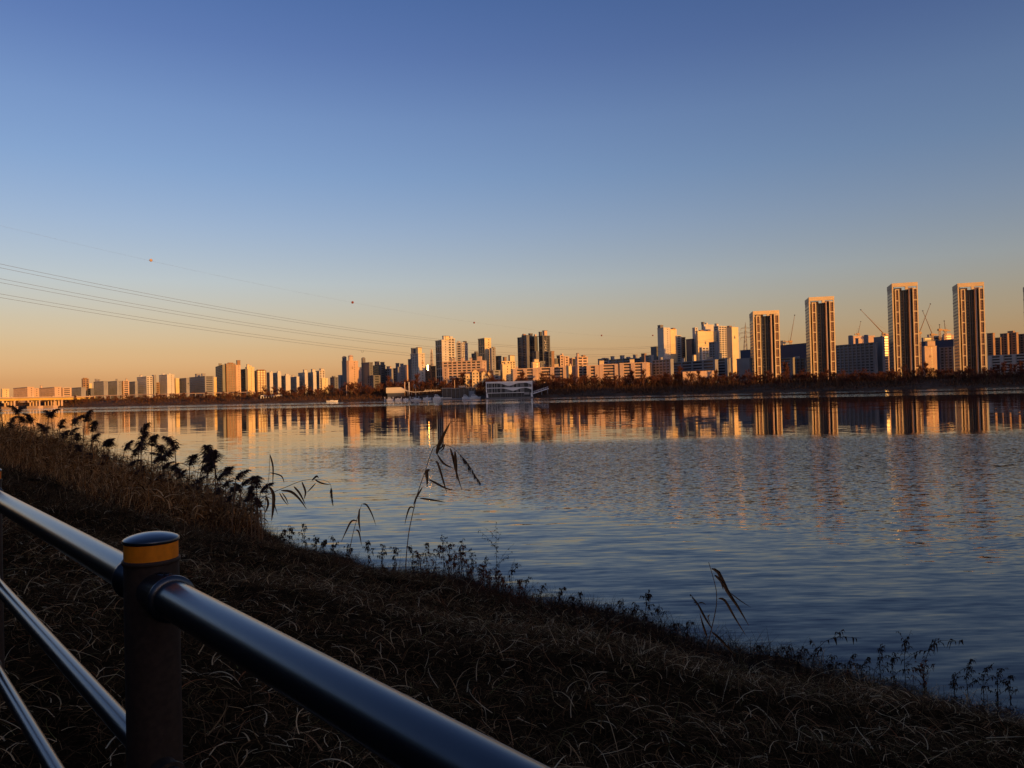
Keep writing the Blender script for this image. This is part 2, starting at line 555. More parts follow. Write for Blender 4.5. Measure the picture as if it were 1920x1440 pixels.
def building(name, label, x0, xc, x1, ytop, Y, a_deg, sL, sR, colour, extras=(), cat='apartment block', glass='glass', group=None, colR=None, base=GROUND, roofmat='roof'):
    C, WL_, WR_, eL, nL, eR, nR = frame_of(x0, xc, x1, ytop, Y, a_deg)
    Ht = C.z - base
    O = Vector((C.x, C.y, base))
    mid = O + Vector((eL.x, eL.y, 0)) * WL_ / 2 + Vector((eR.x, eR.y, 0)) * WR_ / 2
    root = empty(name, (mid.x, mid.y, base), label, cat, group)
    mcol = M[colour]; mcr = M[colR or colour]
    wall_h = Ht - .8
    core = MB()
    i = .6
    P = lambda l, r, z: (O.x + eL.x * l + eR.x * r, O.y + eL.y * l + eR.y * r, z)
    core.hexa([P(i, i, base), P(i, WR_, base), P(WL_, WR_, base), P(WL_, i, base),
               P(i, i, base + wall_h - .01), P(i, WR_, base + wall_h - .01), P(WL_, WR_, base + wall_h - .01), P(WL_, i, base + wall_h - .01)])
    core.build('glazing', M[glass], root)
    for (W, e, n, st, us, mm) in ((WL_, eL, nL, sL, .66, mcol), (WR_, eR, nR, sR, 0.0, mcr)):
        mb = MB(); win = MB()
        face_panel(mb, win, O, e, n, W, wall_h, st, us)
        mb.build('wall', mm, root)
        if win.v:
            tag(win.build('windows', M['glass'], root), kind='stuff')
    rf = MB()
    g = .25
    rf.hexa([P(-g, -g, base + wall_h), P(-g, WR_ + g, base + wall_h), P(WL_ + g, WR_ + g, base + wall_h), P(WL_ + g, -g, base + wall_h),
             P(-g, -g, base + Ht), P(-g, WR_ + g, base + Ht), P(WL_ + g, WR_ + g, base + Ht), P(WL_ + g, -g, base + Ht)])
    rf.build('roof', mcr, root)
    for ex in extras:
        kind, xa, xb, yt = ex[:4]
        cm = M[ex[4]] if len(ex) > 4 else mcr
        # stand it where the ray through its middle crosses the roof
        km = slope((xa + xb) / 2, ytop)
        best = None
        for fr in np.linspace(.12, .88, 9):
            for fl in np.linspace(.08, .92, 15):
                q = P(WL_ * fl, WR_ * fr, 0)
                er = abs(q[0] / q[1] - km) + abs(fr - .45) * .002
                if best is None or er < best[0]:
                    best = (er, q)
        q = best[1]
        w = (xb - xa) / FPX * q[1]
        top = at((xa + xb) / 2, yt, q[1]).z
        mb = MB()
        if kind == 'box':
            ca, sa = eL, eR
            h = w / (abs(eL.x) + abs(eR.x)) / 2
            h1 = min(h, WL_ * .48); h2 = min(h, WR_ * .48)
            Q = lambda l, r, z: (q[0] + eL.x * l + eR.x * r, q[1] + eL.y * l + eR.y * r, z)
            z0 = base + Ht + .005
            mb.hexa([Q(-h1, -h2, z0), Q(-h1, h2, z0), Q(h1, h2, z0), Q(h1, -h2, z0), Q(-h1, -h2, top), Q(-h1, h2, top), Q(h1, h2, top), Q(h1, -h2, top)])
            ob = mb.build('rooftop_house', cm, root)
            if top - z0 > 2.5:
                cp = MB()
                cp.hexa([Q(-h1 - .3, -h2 - .3, top), Q(-h1 - .3, h2 + .3, top), Q(h1 + .3, h2 + .3, top), Q(h1 + .3, -h2 - .3, top),
                         Q(-h1 - .3, -h2 - .3, top + .5), Q(-h1 - .3, h2 + .3, top + .5), Q(h1 + .3, h2 + .3, top + .5), Q(h1 + .3, -h2 - .3, top + .5)])
                cp.build('coping', M['roof'], ob)
        elif kind == 'dome':
            r = w / 2
            z0 = base + Ht + .005
            hh = max(top - z0, 1.5)
            pr = [(r, 0), (r, hh - r * .75), (r * .93, hh - r * .45), (r * .7, hh - r * .18), (r * .35, hh - .04 * r), (.02, hh)]
            mb.lathe((q[0], q[1], z0), pr, 16)
            mb.build('domed_stair_head', cm, root, smooth=False)
            rg = MB()
            rg.lathe((q[0], q[1], z0 + (hh - r * .75)), [(r * 1.06, 0), (r * 1.06, .7), (r * .97, .7)], 16)
            rg.build('rim', M['roof'], root)
        elif kind == 'tank':
            r = w / 2; z0 = base + Ht + .005
            mb.lathe((q[0], q[1], z0), [(r, 0), (r, top - z0 - .6), (r * .8, top - z0), (.05, top - z0 + .2)], 14)
            mb.build('water_tank', cm, root)
        elif kind == 'mast':
            mb.tube([(q[0], q[1], base + Ht), (q[0], q[1], top)], [.35, .15], 5)
            mb.build('mast', M['steel'], root)
    return root, (C, WL_, WR_, eL, nL, eR, nR, O, Ht)

AP = 'apartment_block'; TW = 'apartment_tower'; OF = 'office_block'; GT = 'glass_tower'
B = [
 # far left, beyond the bridge
 (AP, 'low orange lit block at the far left edge, above the bridge', 2, 4, 17, 729, 1240, 40, 'w', 'w', 'cream', ()),
 (AP, 'long low grey block second from the left edge, above the bridge', 25, 51, 64, 725.5, 1220, 40, 'v', 'w', 'pink', ()),
 (AP, 'low block half hidden by a tree between two slabs above the bridge', 60, 62, 73, 728, 1260, 40, 'w', 'w', 'pink', ()),
 (AP, 'long low slab with ribbed front above the middle bridge piers', 73.5, 102, 115, 725.5, 1230, 40, 'v', 'w', 'pink', (('box', 74, 78, 723.5),)),
 (AP, 'low orange block with lit window bands above the bridge end', 114, 117, 134, 727, 1215, 55, 'x', 'b', 'pink', ()),
 (AP, 'low grey slab with lit right end just left of the brown cube tower', 134, 152, 161, 726, 1205, 40, 'v', 'w', 'grey', ()),
 (OF, 'brown cube-topped office tower rising alone behind the bridge end', 153, 155, 166.5, 710, 1330, 50, 's', 's', 'brown', (('box', 155, 164, 708.5),), 'office block'),
 (AP, 'small yellow lit block right of the brown cube tower', 166, 167, 172, 719, 1300, 40, 'w', 'w', 'cream', ()),
 (AP, 'dark low block in front of the brown cube tower', 163, 170, 175.5, 728, 1180, 40, 'b', 'b', 'slate', ()),
 (AP, 'grey striped slab with pale rooftop boxes, first tall slab from the bridge', 175.5, 194, 201, 714.5, 1190, 40, 'v', 'w', 'grey', (('box', 178, 183, 711), ('box', 184, 188, 712))),
 (AP, 'plain grey slab between two orange lit end walls', 202, 219, 228, 714, 1210, 40, 'v', 'w', 'grey', (('box', 217, 221, 711),)),
 (AP, 'narrow block with red striped window column', 226, 231, 242, 714, 1200, 42, 'g', 'g', 'pink', (('box', 236, 239, 710.5),)),
 (AP, 'dark grey slab with a thin lit right edge', 242, 253, 257.5, 715, 1195, 40, 'v', 'w', 'grey', ()),
 (AP, 'tall slab with bright yellow end wall of small windows', 256.5, 274.5, 286, 705.5, 1170, 40, 'g', 's', 'white', (('box', 262, 267, 703.5),)),
 (AP, 'thin tall dark block beside the bright yellow end wall', 285, 288, 290.5, 703, 1200, 40, 'x', 'x', 'grey', ()),
 (AP, 'low reddish block between two tall yellow ended slabs', 290, 292, 299, 717, 1230, 45, 'w', 's', 'brown', ()),
 (AP, 'tall slab with plain bright yellow end wall above the bank trees', 298, 313, 327, 702, 1160, 40, 'v', 'w', 'white', (('box', 303, 309, 700.8), ('box', 315, 320, 700.5))),
 (AP, 'small lit block right of the plain yellow end wall', 326, 329, 336, 709, 1180, 40, 'v', 'x', 'cream', ()),
 (AP, 'grey slab with shaded end wall and black logo', 331.5, 349, 355, 708.5, 1130, 47, 'g', 'w', 'grey', ()),
 (AP, 'tall stepped pale grey block left of the dark brown tower pair', 355, 384, 401, 705, 1110, 47, 's', 'b', 'grey', (('box', 366, 376, 701.5), ('box', 378, 386, 701))),
 (AP, 'thin yellow lit block tight against the dark brown tower', 398, 400, 406, 707, 1150, 40, 'w', 'w', 'cream', ()),
 (TW, 'dark brown banded tower, left one of the brown pair', 404, 417, 422, 683.5, 1080, 62, 'b', 'x', 'dark', (('box', 407, 418, 682),), 'apartment tower'),
 (TW, 'brown windowed tower, right one of the brown pair', 421, 424, 441.5, 681.5, 1070, 56, 'x', 'g', 'brown', (('box', 426, 438, 680),), 'apartment tower'),
 (TW, 'orange lit tower with square rooftop cap above the brown pair', 440, 442, 451, 684, 1110, 46, 'x', 'w', 'pink', (('box', 443, 451, 676, 'brown'),), 'apartment tower'),
 (TW, 'dark green glass tower between orange and yellow lit walls', 449, 460, 463, 691.5, 1090, 50, 'c', 'x', 'dark', (), 'apartment tower'),
 (TW, 'bright yellow stepped tower right of the dark green glass tower', 460, 463, 476.5, 688, 1105, 42, 'x', 'w', 'cream', (('box', 462, 468, 683.5), ('box', 468, 472, 685.5)), 'apartment tower'),
 (OF, 'reddish topped dark office block right of the yellow stepped tower', 477, 482, 499, 694.5, 1085, 60, 'b', 'g', 'brown', (('box', 480, 497, 693),), 'office block'),
 (AP, 'first of seven alternating dark and yellow slabs, beside the reddish office', 500, 505.5, 511.5, 698, 1060, 40, 'g', 'x', 'white', (('box', 506, 511, 696.5),)),
 (AP, 'second of seven alternating dark and yellow slabs from the reddish office', 511.5, 520.5, 527, 698.5, 1060, 40, 'g', 'x', 'white', (('box', 519, 526, 696),)),
 (AP, 'third of seven alternating dark and yellow slabs from the reddish office', 527, 535.5, 544.5, 704, 1050, 40, 'g', 'x', 'white', (('box', 534, 542, 701.5),)),
 (AP, 'fourth and lowest of seven alternating dark and yellow slabs', 544, 556, 561, 706, 1045, 40, 'g', 'x', 'white', (('box', 547, 551, 704),)),
 (AP, 'fifth of seven alternating dark and yellow slabs from the reddish office', 559, 571.5, 577, 698, 1040, 40, 'g', 'x', 'white', (('box', 568, 576, 693.5),)),
 (AP, 'sixth of seven alternating dark and yellow slabs from the reddish office', 576.5, 587, 593, 697.5, 1040, 40, 'g', 'x', 'white', (('box', 583, 592, 692.5),)),
 (AP, 'seventh and rightmost of the alternating dark and yellow slabs', 592, 598.5, 609, 695, 1035, 40, 'g', 's', 'white', (('box', 599, 608, 691.5),)),
 (AP, 'low cream block with square yellow wall at the slab row end', 600, 603.5, 614.5, 709, 1010, 40, 'x', 'w', 'cream', ()),
 (AP, 'small dark distant block left of the domed towers', 619, 627, 634, 707, 1250, 45, 'b', 'b', 'slate', (('box', 622, 629, 705),)),
 # centre
 (AP, 'low plain grey annex left of the domed tower pair', 634, 639, 643, 703, 985, 45, 'x', 'x', 'grey', ()),
 (TW, 'dark domed tower at the left of the domed tower pair', 641, 651, 654, 676.5, 960, 48, 'x', 'x', 'slate', (('dome', 641.5, 649.5, 667.5),), 'apartment tower'),
 (TW, 'orange lit domed tower with banded grey flank, right of the pair', 652.5, 654, 671.5, 676, 950, 30, 'x', 'w', 'pink', (('dome', 653, 662, 665.5),), 'apartment tower'),
 (AP, 'small orange lit block between the domed towers', 670, 671.5, 678, 688.5, 1010, 40, 'x', 'x', 'pink', ()),
 (TW, 'dark tower with a single domed stair head', 677.5, 692, 699, 679, 955, 52, 'x', 'b', 'slate', (('dome', 678, 685.5, 670),), 'apartment tower'),
 (AP, 'low dark curved block in front of the single domed tower', 688.5, 700, 713, 703.5, 930, 55, 'v', 'b', 'slate', ()),
 (OF, 'dark stepped block with open reddish roof frame', 697, 712, 722.5, 684, 965, 55, 'b', 'b', 'dark', (('box', 702, 711, 678.5, 'brown'), ('box', 713, 721, 679.5)), 'office block'),
 (AP, 'dark block with a lit yellow right edge beside the reddish roof frame', 722, 731, 736.5, 691, 960, 42, 'g', 'x', 'grey', (('box', 724, 735, 687.5, 'pink'),)),
 (AP, 'dark grey block left of the pale grey end wall', 737, 743, 746, 690, 935, 50, 'g', 'x', 'slate', (('box', 742, 749, 681.5),)),
 (AP, 'grey block with plain pale end wall left of the twin stepped tower', 744, 746, 758, 688, 925, 72, 'x', 'w', 'grey', (('box', 750, 757, 682.5),)),
 (AP, 'narrow orange lit block wedged left of the stepped dark tower', 757, 759.5, 765, 684, 960, 40, 'g', 'x', 'pink', ()),
 (TW, 'lower dark annex on the left of the stepped dark tower', 765, 770, 773, 673, 905, 50, 'b', 'x', 'slate', (), 'apartment tower'),
 (TW, 'dark stepped tower with yellow lit upper right wall', 769.5, 784, 796.5, 662, 890, 50, 'v', 'w', 'white', (('box', 770.5, 780, 653.5, 'slate'), ('box', 780, 791, 652, 'cream')), 'apartment tower'),
 (GT, 'low glazed block catching the sun glint left of the tall yellow tower', 797, 808, 817, 686, 935, 58, 'b', 'c', 'brown', (), 'office block'),
 (TW, 'tall black edged tower with bright yellow face, tallest of the centre left', 816, 828, 839.5, 637, 880, 46, 'c', 'w', 'white', (('box', 829, 836, 630.5), ('box', 840, 851, 630.5, 'cream')), 'apartment tower'),
 (TW, 'pale windowed tower wing behind the bright yellow face', 836, 839, 853, 634, 905, 50, 'x', 'g', 'white', (('box', 841, 849, 631),), 'apartment tower'),
 (TW, 'pale gridded tower with dark right flank, right of the yellow tower', 855, 866, 877, 642, 925, 24, 'g', 'v', 'white', (('box', 857, 863, 639.5), ('box', 868, 875, 639.5, 'slate')), 'apartment tower'),
 (AP, 'long pinkish gridded slab with bright yellow right end below the towers', 829, 903.5, 912, 675.5, 815, 16, 'g', 'w', 'pink', (('box', 843, 847, 672), ('box', 850, 854, 672), ('box', 864, 870, 671), ('box', 880, 885, 671.5), ('box', 895, 904, 668.5)), 'apartment block'),
 (AP, 'low pink block in front of the tall yellow tower foot', 831, 839, 842, 690, 790, 20, 'g', 'x', 'pink', ()),
 (AP, 'dark stepped block left of the square yellow topped tower', 884, 893, 898, 662, 940, 55, 'b', 'x', 'slate', (('box', 889, 896, 659),)),
 (TW, 'square topped tower with bright yellow upper wall and black left side', 896, 908.5, 920.5, 633.5, 900, 48, 'c', 'w', 'cream', (), 'apartment tower'),
 (TW, 'grey balconied tower wing right of the square yellow topped tower', 918, 921, 929, 652, 890, 60, 'x', 'b', 'grey', (('box', 922, 928, 650.5),), 'apartment tower'),
 (AP, 'plain black block right of the grey balconied wing', 929, 935, 937.5, 667, 930, 50, 'c', 'x', 'dark', ()),
 (AP, 'yellow lit block with cluttered roof left of the black tower cluster', 937, 940, 966, 677, 985, 42, 'x', 's', 'cream', (('box', 943, 950, 670, 'brown'), ('box', 952, 966, 667))),
 (AP, 'orange end wall block below the cluttered yellow roof', 940, 942, 957.5, 683, 830, 42, 'g', 'w', 'cream', (('box', 945, 951, 679),)),
 (AP, 'low grey blocks behind the gabled villa', 913, 925, 938, 694, 820, 60, 'b', 'b', 'grey', ()),
 (GT, 'leftmost tower of the black glass cluster with ribbed sides', 970, 978, 982, 632, 900, 50, 'v', 'x', 'dark', (), 'glass tower'),
 (GT, 'tallest dark tower of the black glass cluster with red roof edge', 978, 987, 992, 628, 885, 48, 'v', 'x', 'slate', (('box', 979, 986, 626.5, 'brown'), ('mast', 980, 981, 624)), 'glass tower'),
 (GT, 'dark tower at the right of the black glass cluster with pink rooftop', 990, 1002, 1008, 630, 895, 50, 'c', 'w', 'dark', (('box', 991, 999, 626), ('box', 1001, 1006, 627, 'pink')), 'glass tower'),
 (GT, 'lower dark block in front of the black glass cluster', 997, 1005, 1008, 658.5, 860, 50, 'c', 'x', 'slate', (), 'office block'),
 (GT, 'black and orange tower with vertical sign right of the black cluster', 1009.5, 1017, 1031, 629, 890, 46, 'c', 'v', 'dark', (('box', 1010, 1016, 623), ('box', 1017, 1026, 620.5, 'pink')), 'glass tower'),
 (GT, 'dark glass block with arched frame before the vertical sign tower', 1022.5, 1029, 1033, 659, 860, 52, 'c', 'c', 'slate', (), 'office block'),
 (GT, 'reddish narrow block right of the arched dark glass block', 1032, 1034, 1038, 658, 880, 50, 'x', 'v', 'brown', (), 'office block'),
 (OF, 'stepped pale office with orange front and grey glazed flank', 996, 999, 1012, 679, 820, 72, 'x', 'w', 'cream', (('box', 999.5, 1010, 674),), 'office block'),
 (OF, 'grey glazed office flank right of the stepped orange front', 1011, 1013, 1022, 677, 830, 66, 'b', 'b', 'slate', (), 'office block'),
 (AP, 'low dark block with a lit corner before the gridded orange tower', 1037, 1041, 1044.5, 672, 900, 50, 'b', 'x', 'slate', ()),
 (AP, 'orange block with dark left half right of the reddish narrow block', 1043.5, 1050, 1057, 666, 900, 46, 'c', 'g', 'pink', (('box', 1051, 1056, 663),)),
 (AP, 'orange gridded block beside the dark halved block', 1056, 1058, 1067, 668, 905, 50, 'x', 'b', 'pink', ()),
 (AP, 'dark and orange block left of the gabled end tower', 1067, 1073, 1081, 671, 905, 55, 'g', 'c', 'pink', ()),
 (TW, 'pinkish gabled end tower with small dome, right of the lit slab', 1080, 1082.5, 1102, 668.5, 790, 60, 'x', 'g', 'pink', (('dome', 1080.5, 1086, 661.5), ('box', 1090, 1098, 666, 'brown')), 'apartment tower'),
 (AP, 'long orange banded slab behind the wave-fronted white building', 962, 1007.5, 1009, 690, 775, 12, 'p', 'x', 'pink', (('box', 968, 972, 687.5),)),
 (AP, 'long orange banded slab between the stepped office and gabled tower', 1008, 1064, 1066, 687, 785, 12, 'p', 'x', 'pink', (('box', 1038, 1046, 683, 'cream'),)),
 (AP, 'short bright yellow block between banded slab and gabled tower', 1064, 1066, 1072, 686, 770, 40, 'x', 'w', 'cream', (('box', 1066, 1071, 683),)),
 (AP, 'narrow banded block tight left of the gabled tower', 1071, 1079.5, 1081, 686, 800, 20, 'b', 'x', 'pink', ()),
 (AP, 'reddish banded slab just right of the gabled tower', 1100, 1124, 1126, 684.5, 780, 14, 'p', 'x', 'pink', ()),
 (AP, 'banded slab with bright stair tower behind the tree belt', 1124, 1161, 1163, 682, 775, 16, 'p', 'x', 'pink', (('box', 1124, 1133, 676.5, 'cream'),)),
 (AP, 'rightmost orange banded slab ending in a bright yellow wall', 1162, 1213, 1221.5, 679, 765, 18, 'p', 'w', 'pink', (('box', 1181, 1190, 674, 'cream'),)),
 (AP, 'grey distant slab with lit top behind the orange banded slabs', 1121, 1128, 1142, 672.5, 960, 50, 'b', 'b', 'grey', (('box', 1128, 1141, 671, 'pink'),)),
 (AP, 'long grey distant slab with stepped rooftop boxes', 1142, 1150, 1184, 671, 950, 66, 'b', 'b', 'grey', (('box', 1145, 1152, 668.5), ('box', 1162, 1171, 667), ('box', 1174, 1182, 669))),
 (AP, 'grey distant slab left of the small half lit block', 1183, 1189, 1205, 671, 955, 66, 'b', 'b', 'grey', (('box', 1187, 1195, 665.5), ('box', 1199, 1204, 669))),
 (AP, 'small half lit half dark distant block', 1202, 1207, 1212, 662.5, 950, 50, 'x', 'w', 'brown', ()),
 # right of centre: tall lit group
 (AP, 'small grey block before the dark rounded tower', 1210, 1214, 1222, 665.5, 930, 66, 'x', 'b', 'grey', ()),
 (TW, 'dark low tower left of the tall orange cream pair', 1220, 1231, 1235, 649.5, 900, 50, 'x', 'x', 'slate', (), 'apartment tower'),
 (TW, 'tall grey sided tower with bright cream wall, leftmost of the lit group', 1232.5, 1244, 1256, 614, 870, 52, 'x', 'w', 'white', (('box', 1233, 1243, 610.5, 'slate'), ('box', 1236, 1243, 610)), 'apartment tower'),
 (TW, 'orange wall tower second in the lit group, half in shadow', 1254, 1256.5, 1268.5, 617, 885, 52, 'x', 'x', 'cream', (('box', 1258, 1267, 615, 'brown'),), 'apartment tower'),
 (TW, 'slim windowed tower third in the lit group', 1267, 1268.5, 1277, 628.5, 900, 54, 'x', 'g', 'white', (), 'apartment tower'),
 (TW, 'brownish narrow tower fourth in the lit group', 1276, 1277.5, 1285, 632, 910, 54, 'x', 'v', 'brown', (), 'apartment tower'),
 (TW, 'plain dark grey tower in the middle of the lit group', 1286, 1297, 1300, 635, 880, 54, 'x', 'x', 'slate', (), 'apartment tower'),
 (TW, 'dark sided tower with slim lit face left of the broad orange wall', 1298, 1303, 1308, 614, 890, 54, 'x', 'g', 'white', (), 'apartment tower'),
 (TW, 'broad plain orange wall with brown roof edge and small logo', 1307, 1308, 1343, 620.5, 860, 62, 'x', 'x', 'cream', (('box', 1309, 1320, 619, 'brown'), ('box', 1323, 1333, 619.5, 'brown')), 'apartment tower'),
 (TW, 'tallest stepped tower behind the broad orange wall', 1315, 1320, 1338, 608, 905, 58, 'g', 'x', 'white', (('box', 1315, 1321, 604.5, 'slate'), ('box', 1322, 1327, 605.5)), 'apartment tower'),
 (TW, 'dark sided tower with orange windowed face right of the broad wall', 1338, 1347, 1363, 611, 880, 58, 'g', 'g', 'white', (('box', 1340, 1347, 607.5),), 'apartment tower'),
 (TW, 'rightmost tower of the lit group with brown flank and logo', 1362, 1372, 1384, 613, 850, 58, 'x', 'x', 'cream', (('box', 1363, 1372, 611, 'brown'), ('mast', 1376, 1377, 604)), 'apartment tower'),
 (AP, 'short lit block in front of the broad orange wall', 1311, 1316, 1329.5, 651, 840, 66, 'g', 'g', 'white', ()),
 (AP, 'grey gridded block right of the short lit block', 1329, 1331, 1343, 640.5, 845, 70, 'x', 'g', 'grey', ()),
 (AP, 'grey shaded slab with punched balconies left of the long grey slab', 1222, 1224, 1258.5, 673, 765, 76, 'x', 'g', 'grey', (('box', 1236, 1243, 670),)),
 (AP, 'long grey shaded banded slab below the lit tower group', 1258, 1269, 1342, 674, 745, 86, 'x', 'b', 'grey', (('box', 1298, 1305, 666, 'cream'), ('box', 1276, 1284, 672))),
 (AP, 'grey shaded slab with orange rooftop huts under the broad orange wall', 1320, 1322, 1368, 671, 765, 84, 'x', 'p', 'grey', (('box', 1324, 1330, 663.5, 'cream'), ('box', 1326, 1336, 669.5, 'pink'), ('box', 1349, 1354, 663, 'cream'))),
 (AP, 'grey shaded block with plain wall left of the first frame tower', 1381, 1383, 1406, 671, 750, 74, 'x', 'x', 'grey', ()),
 (OF, 'dark blue topped block behind the first frame tower', 1388, 1390, 1412, 655, 900, 70, 'x', 'x', 'blue', (), 'office block'),
 (OF, 'large dark blue roofed hall between first and second frame towers', 1462, 1463, 1513, 643, 950, 84, 'x', 'x', 'blue', (('box', 1463, 1473, 639.5, 'cream'),), 'hall'),
 (AP, 'low grey block below the blue roofed hall', 1461, 1463, 1486, 670, 790, 80, 'x', 'b', 'grey', ()),
 (AP, 'dark low block left of the second frame tower', 1485, 1487, 1511, 671, 800, 82, 'x', 'g', 'slate', (('box', 1490, 1499, 668, 'grey'),)),
 (AP, 'grey slab with two rooftop cylinders between second and third frame towers', 1566, 1568, 1641, 641.5, 790, 92, 'x', 'g', 'grey', (('tank', 1591, 1599, 629), ('box', 1604, 1609, 635), ('tank', 1620, 1628, 628))),
 (AP, 'pale distant wide block peeking over the grey cylinder slab', 1598, 1600, 1640, 630, 980, 88, 'x', 'x', 'pink', ()),
 (AP, 'grey end block left of the red chequered wall', 1638, 1640, 1655, 631, 800, 90, 'x', 'x', 'grey', ()),
 (AP, 'red chequered windowed block beside the third frame tower', 1653, 1655, 1667, 629, 850, 84, 'x', 's', 'pink', (('box', 1658, 1665, 626),)),
 (OF, 'dark blue roofed block between third and fourth frame towers', 1724, 1726, 1789, 636, 940, 94, 'x', 'x', 'blue', (), 'hall'),
 (AP, 'stepped orange lit block between third and fourth frame towers', 1732, 1733.5, 1756, 649, 800, 88, 'x', 'w', 'pink', (('box', 1737, 1752, 640),)),
 (AP, 'grey windowed slab left of the fourth frame tower', 1761, 1763, 1789, 649.5, 790, 92, 'x', 'g', 'grey', ()),
 (AP, 'pale distant block with flat cap behind the fourth frame tower', 1768, 1770, 1788, 628, 1000, 88, 'x', 'b', 'pink', (('box', 1769, 1782, 625.5),)),
 (AP, 'pale distant block with cluttered roof below the crossed cranes', 1729, 1731, 1768, 633, 1010, 88, 'x', 'b', 'grey', (('box', 1740, 1748, 628), ('box', 1752, 1760, 630))),
 (AP, 'dim brown distant block just right of the fourth frame tower', 1850, 1852, 1863, 624, 960, 92, 'x', 's', 'brown', ()),
 (AP, 'dim brown low distant block in the gap right of the fourth tower', 1864, 1866, 1877, 632.5, 965, 92, 'x', 's', 'brown', ()),
 (AP, 'dim brown distant slab left of the capped one at the right edge', 1875, 1877, 1890, 624.5, 960, 92, 'x', 's', 'brown', ()),
 (AP, 'dim brown distant slab with flat cap near the right edge', 1888, 1890, 1907, 623, 955, 92, 'x', 's', 'brown', (('box', 1889, 1903, 620.5),)),
 (AP, 'dim brown distant slab cut off by the right edge', 1905, 1907, 1935, 624.5, 950, 92, 'x', 's', 'brown', ()),
 (AP, 'white framed low dark block at the foot of the right edge', 1853, 1855, 1932, 662.5, 800, 96, 'x', 'p', 'white', ()),
]
BLD = {}
# these long fronts look up river, away from the sun
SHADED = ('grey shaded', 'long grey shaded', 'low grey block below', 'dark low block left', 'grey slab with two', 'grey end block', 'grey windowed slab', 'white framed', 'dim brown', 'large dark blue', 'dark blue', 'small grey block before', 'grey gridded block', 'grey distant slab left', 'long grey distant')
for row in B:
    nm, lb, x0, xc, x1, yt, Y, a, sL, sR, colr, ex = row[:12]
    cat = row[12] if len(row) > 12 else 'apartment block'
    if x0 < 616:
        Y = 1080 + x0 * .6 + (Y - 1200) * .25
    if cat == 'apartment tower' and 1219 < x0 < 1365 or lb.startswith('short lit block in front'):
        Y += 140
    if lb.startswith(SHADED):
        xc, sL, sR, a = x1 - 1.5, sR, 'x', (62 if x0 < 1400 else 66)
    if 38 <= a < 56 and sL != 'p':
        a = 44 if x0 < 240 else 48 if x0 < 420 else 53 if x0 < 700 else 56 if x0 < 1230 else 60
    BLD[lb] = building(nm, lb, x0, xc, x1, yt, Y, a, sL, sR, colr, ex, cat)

# vertical sign (five small pale glyph marks) on the black and orange tower
r_, (C, WL_, WR_, eL, nL, eR, nR, O, Ht) = BLD['black and orange tower with vertical sign right of the black cluster']
for k in range(5):
    g = MB()
    z = Ht - 7 - k * 2.7
    g.fbox(O, eR, nR, 2.6, 5.4, z, z + .5, .02, .25)
    if k % 2 == 0:
        g.fbox(O, eR, nR, 2.6, 3.2, z + .5, z + 2.0, .02, .25)
    else:
        g.fbox(O, eR, nR, 3.7, 4.3, z + .5, z + 2.0, .02, .25)
    g.build('sign_glyph', M['white'], r_)

# small dark logos on plain end walls
def logo(lb, frac, zfrac, w, h, m='slate'):
    r_, (C, WL_, WR_, eL, nL, eR, nR, O, Ht) = BLD[lb]
    g = MB()
    u = WR_ * frac; z = Ht * zfrac
    g.fbox(O, eR, nR, u, u + w, z, z + h, -.1, .12)
    g.fbox(O, eR, nR, u + w * .25, u + w * .6, z + h + .01, z + h * 1.6, -.1, .12)
    g.build('logo', M[m], r_)
logo('broad plain orange wall with brown roof edge and small logo', .36, .76, 2.4, 2.6)
logo('rightmost tower of the lit group with brown flank and logo', .3, .80, 2.6, 2.6)
logo('orange lit domed tower with banded grey flank, right of the pair', .3, .75, 2.2, 2.2, 'brown')
logo('pinkish gabled end tower with small dome, right of the lit slab', .3, .70, 2.6, 1.6, 'brown')
logo('dark stepped tower with yellow lit upper right wall', .5, .72, 2.4, 2.4, 'brown')
logo('stepped orange lit block between third and fourth frame towers', .35, .66, 2.6, 1.8, 'brown')
logo('grey slab with shaded end wall and black logo', .4, .7, 2.4, 1.8, 'dark')
logo('long pinkish gridded slab with bright yellow right end below the towers', .3, .6, 2.4, 1.2, 'brown')

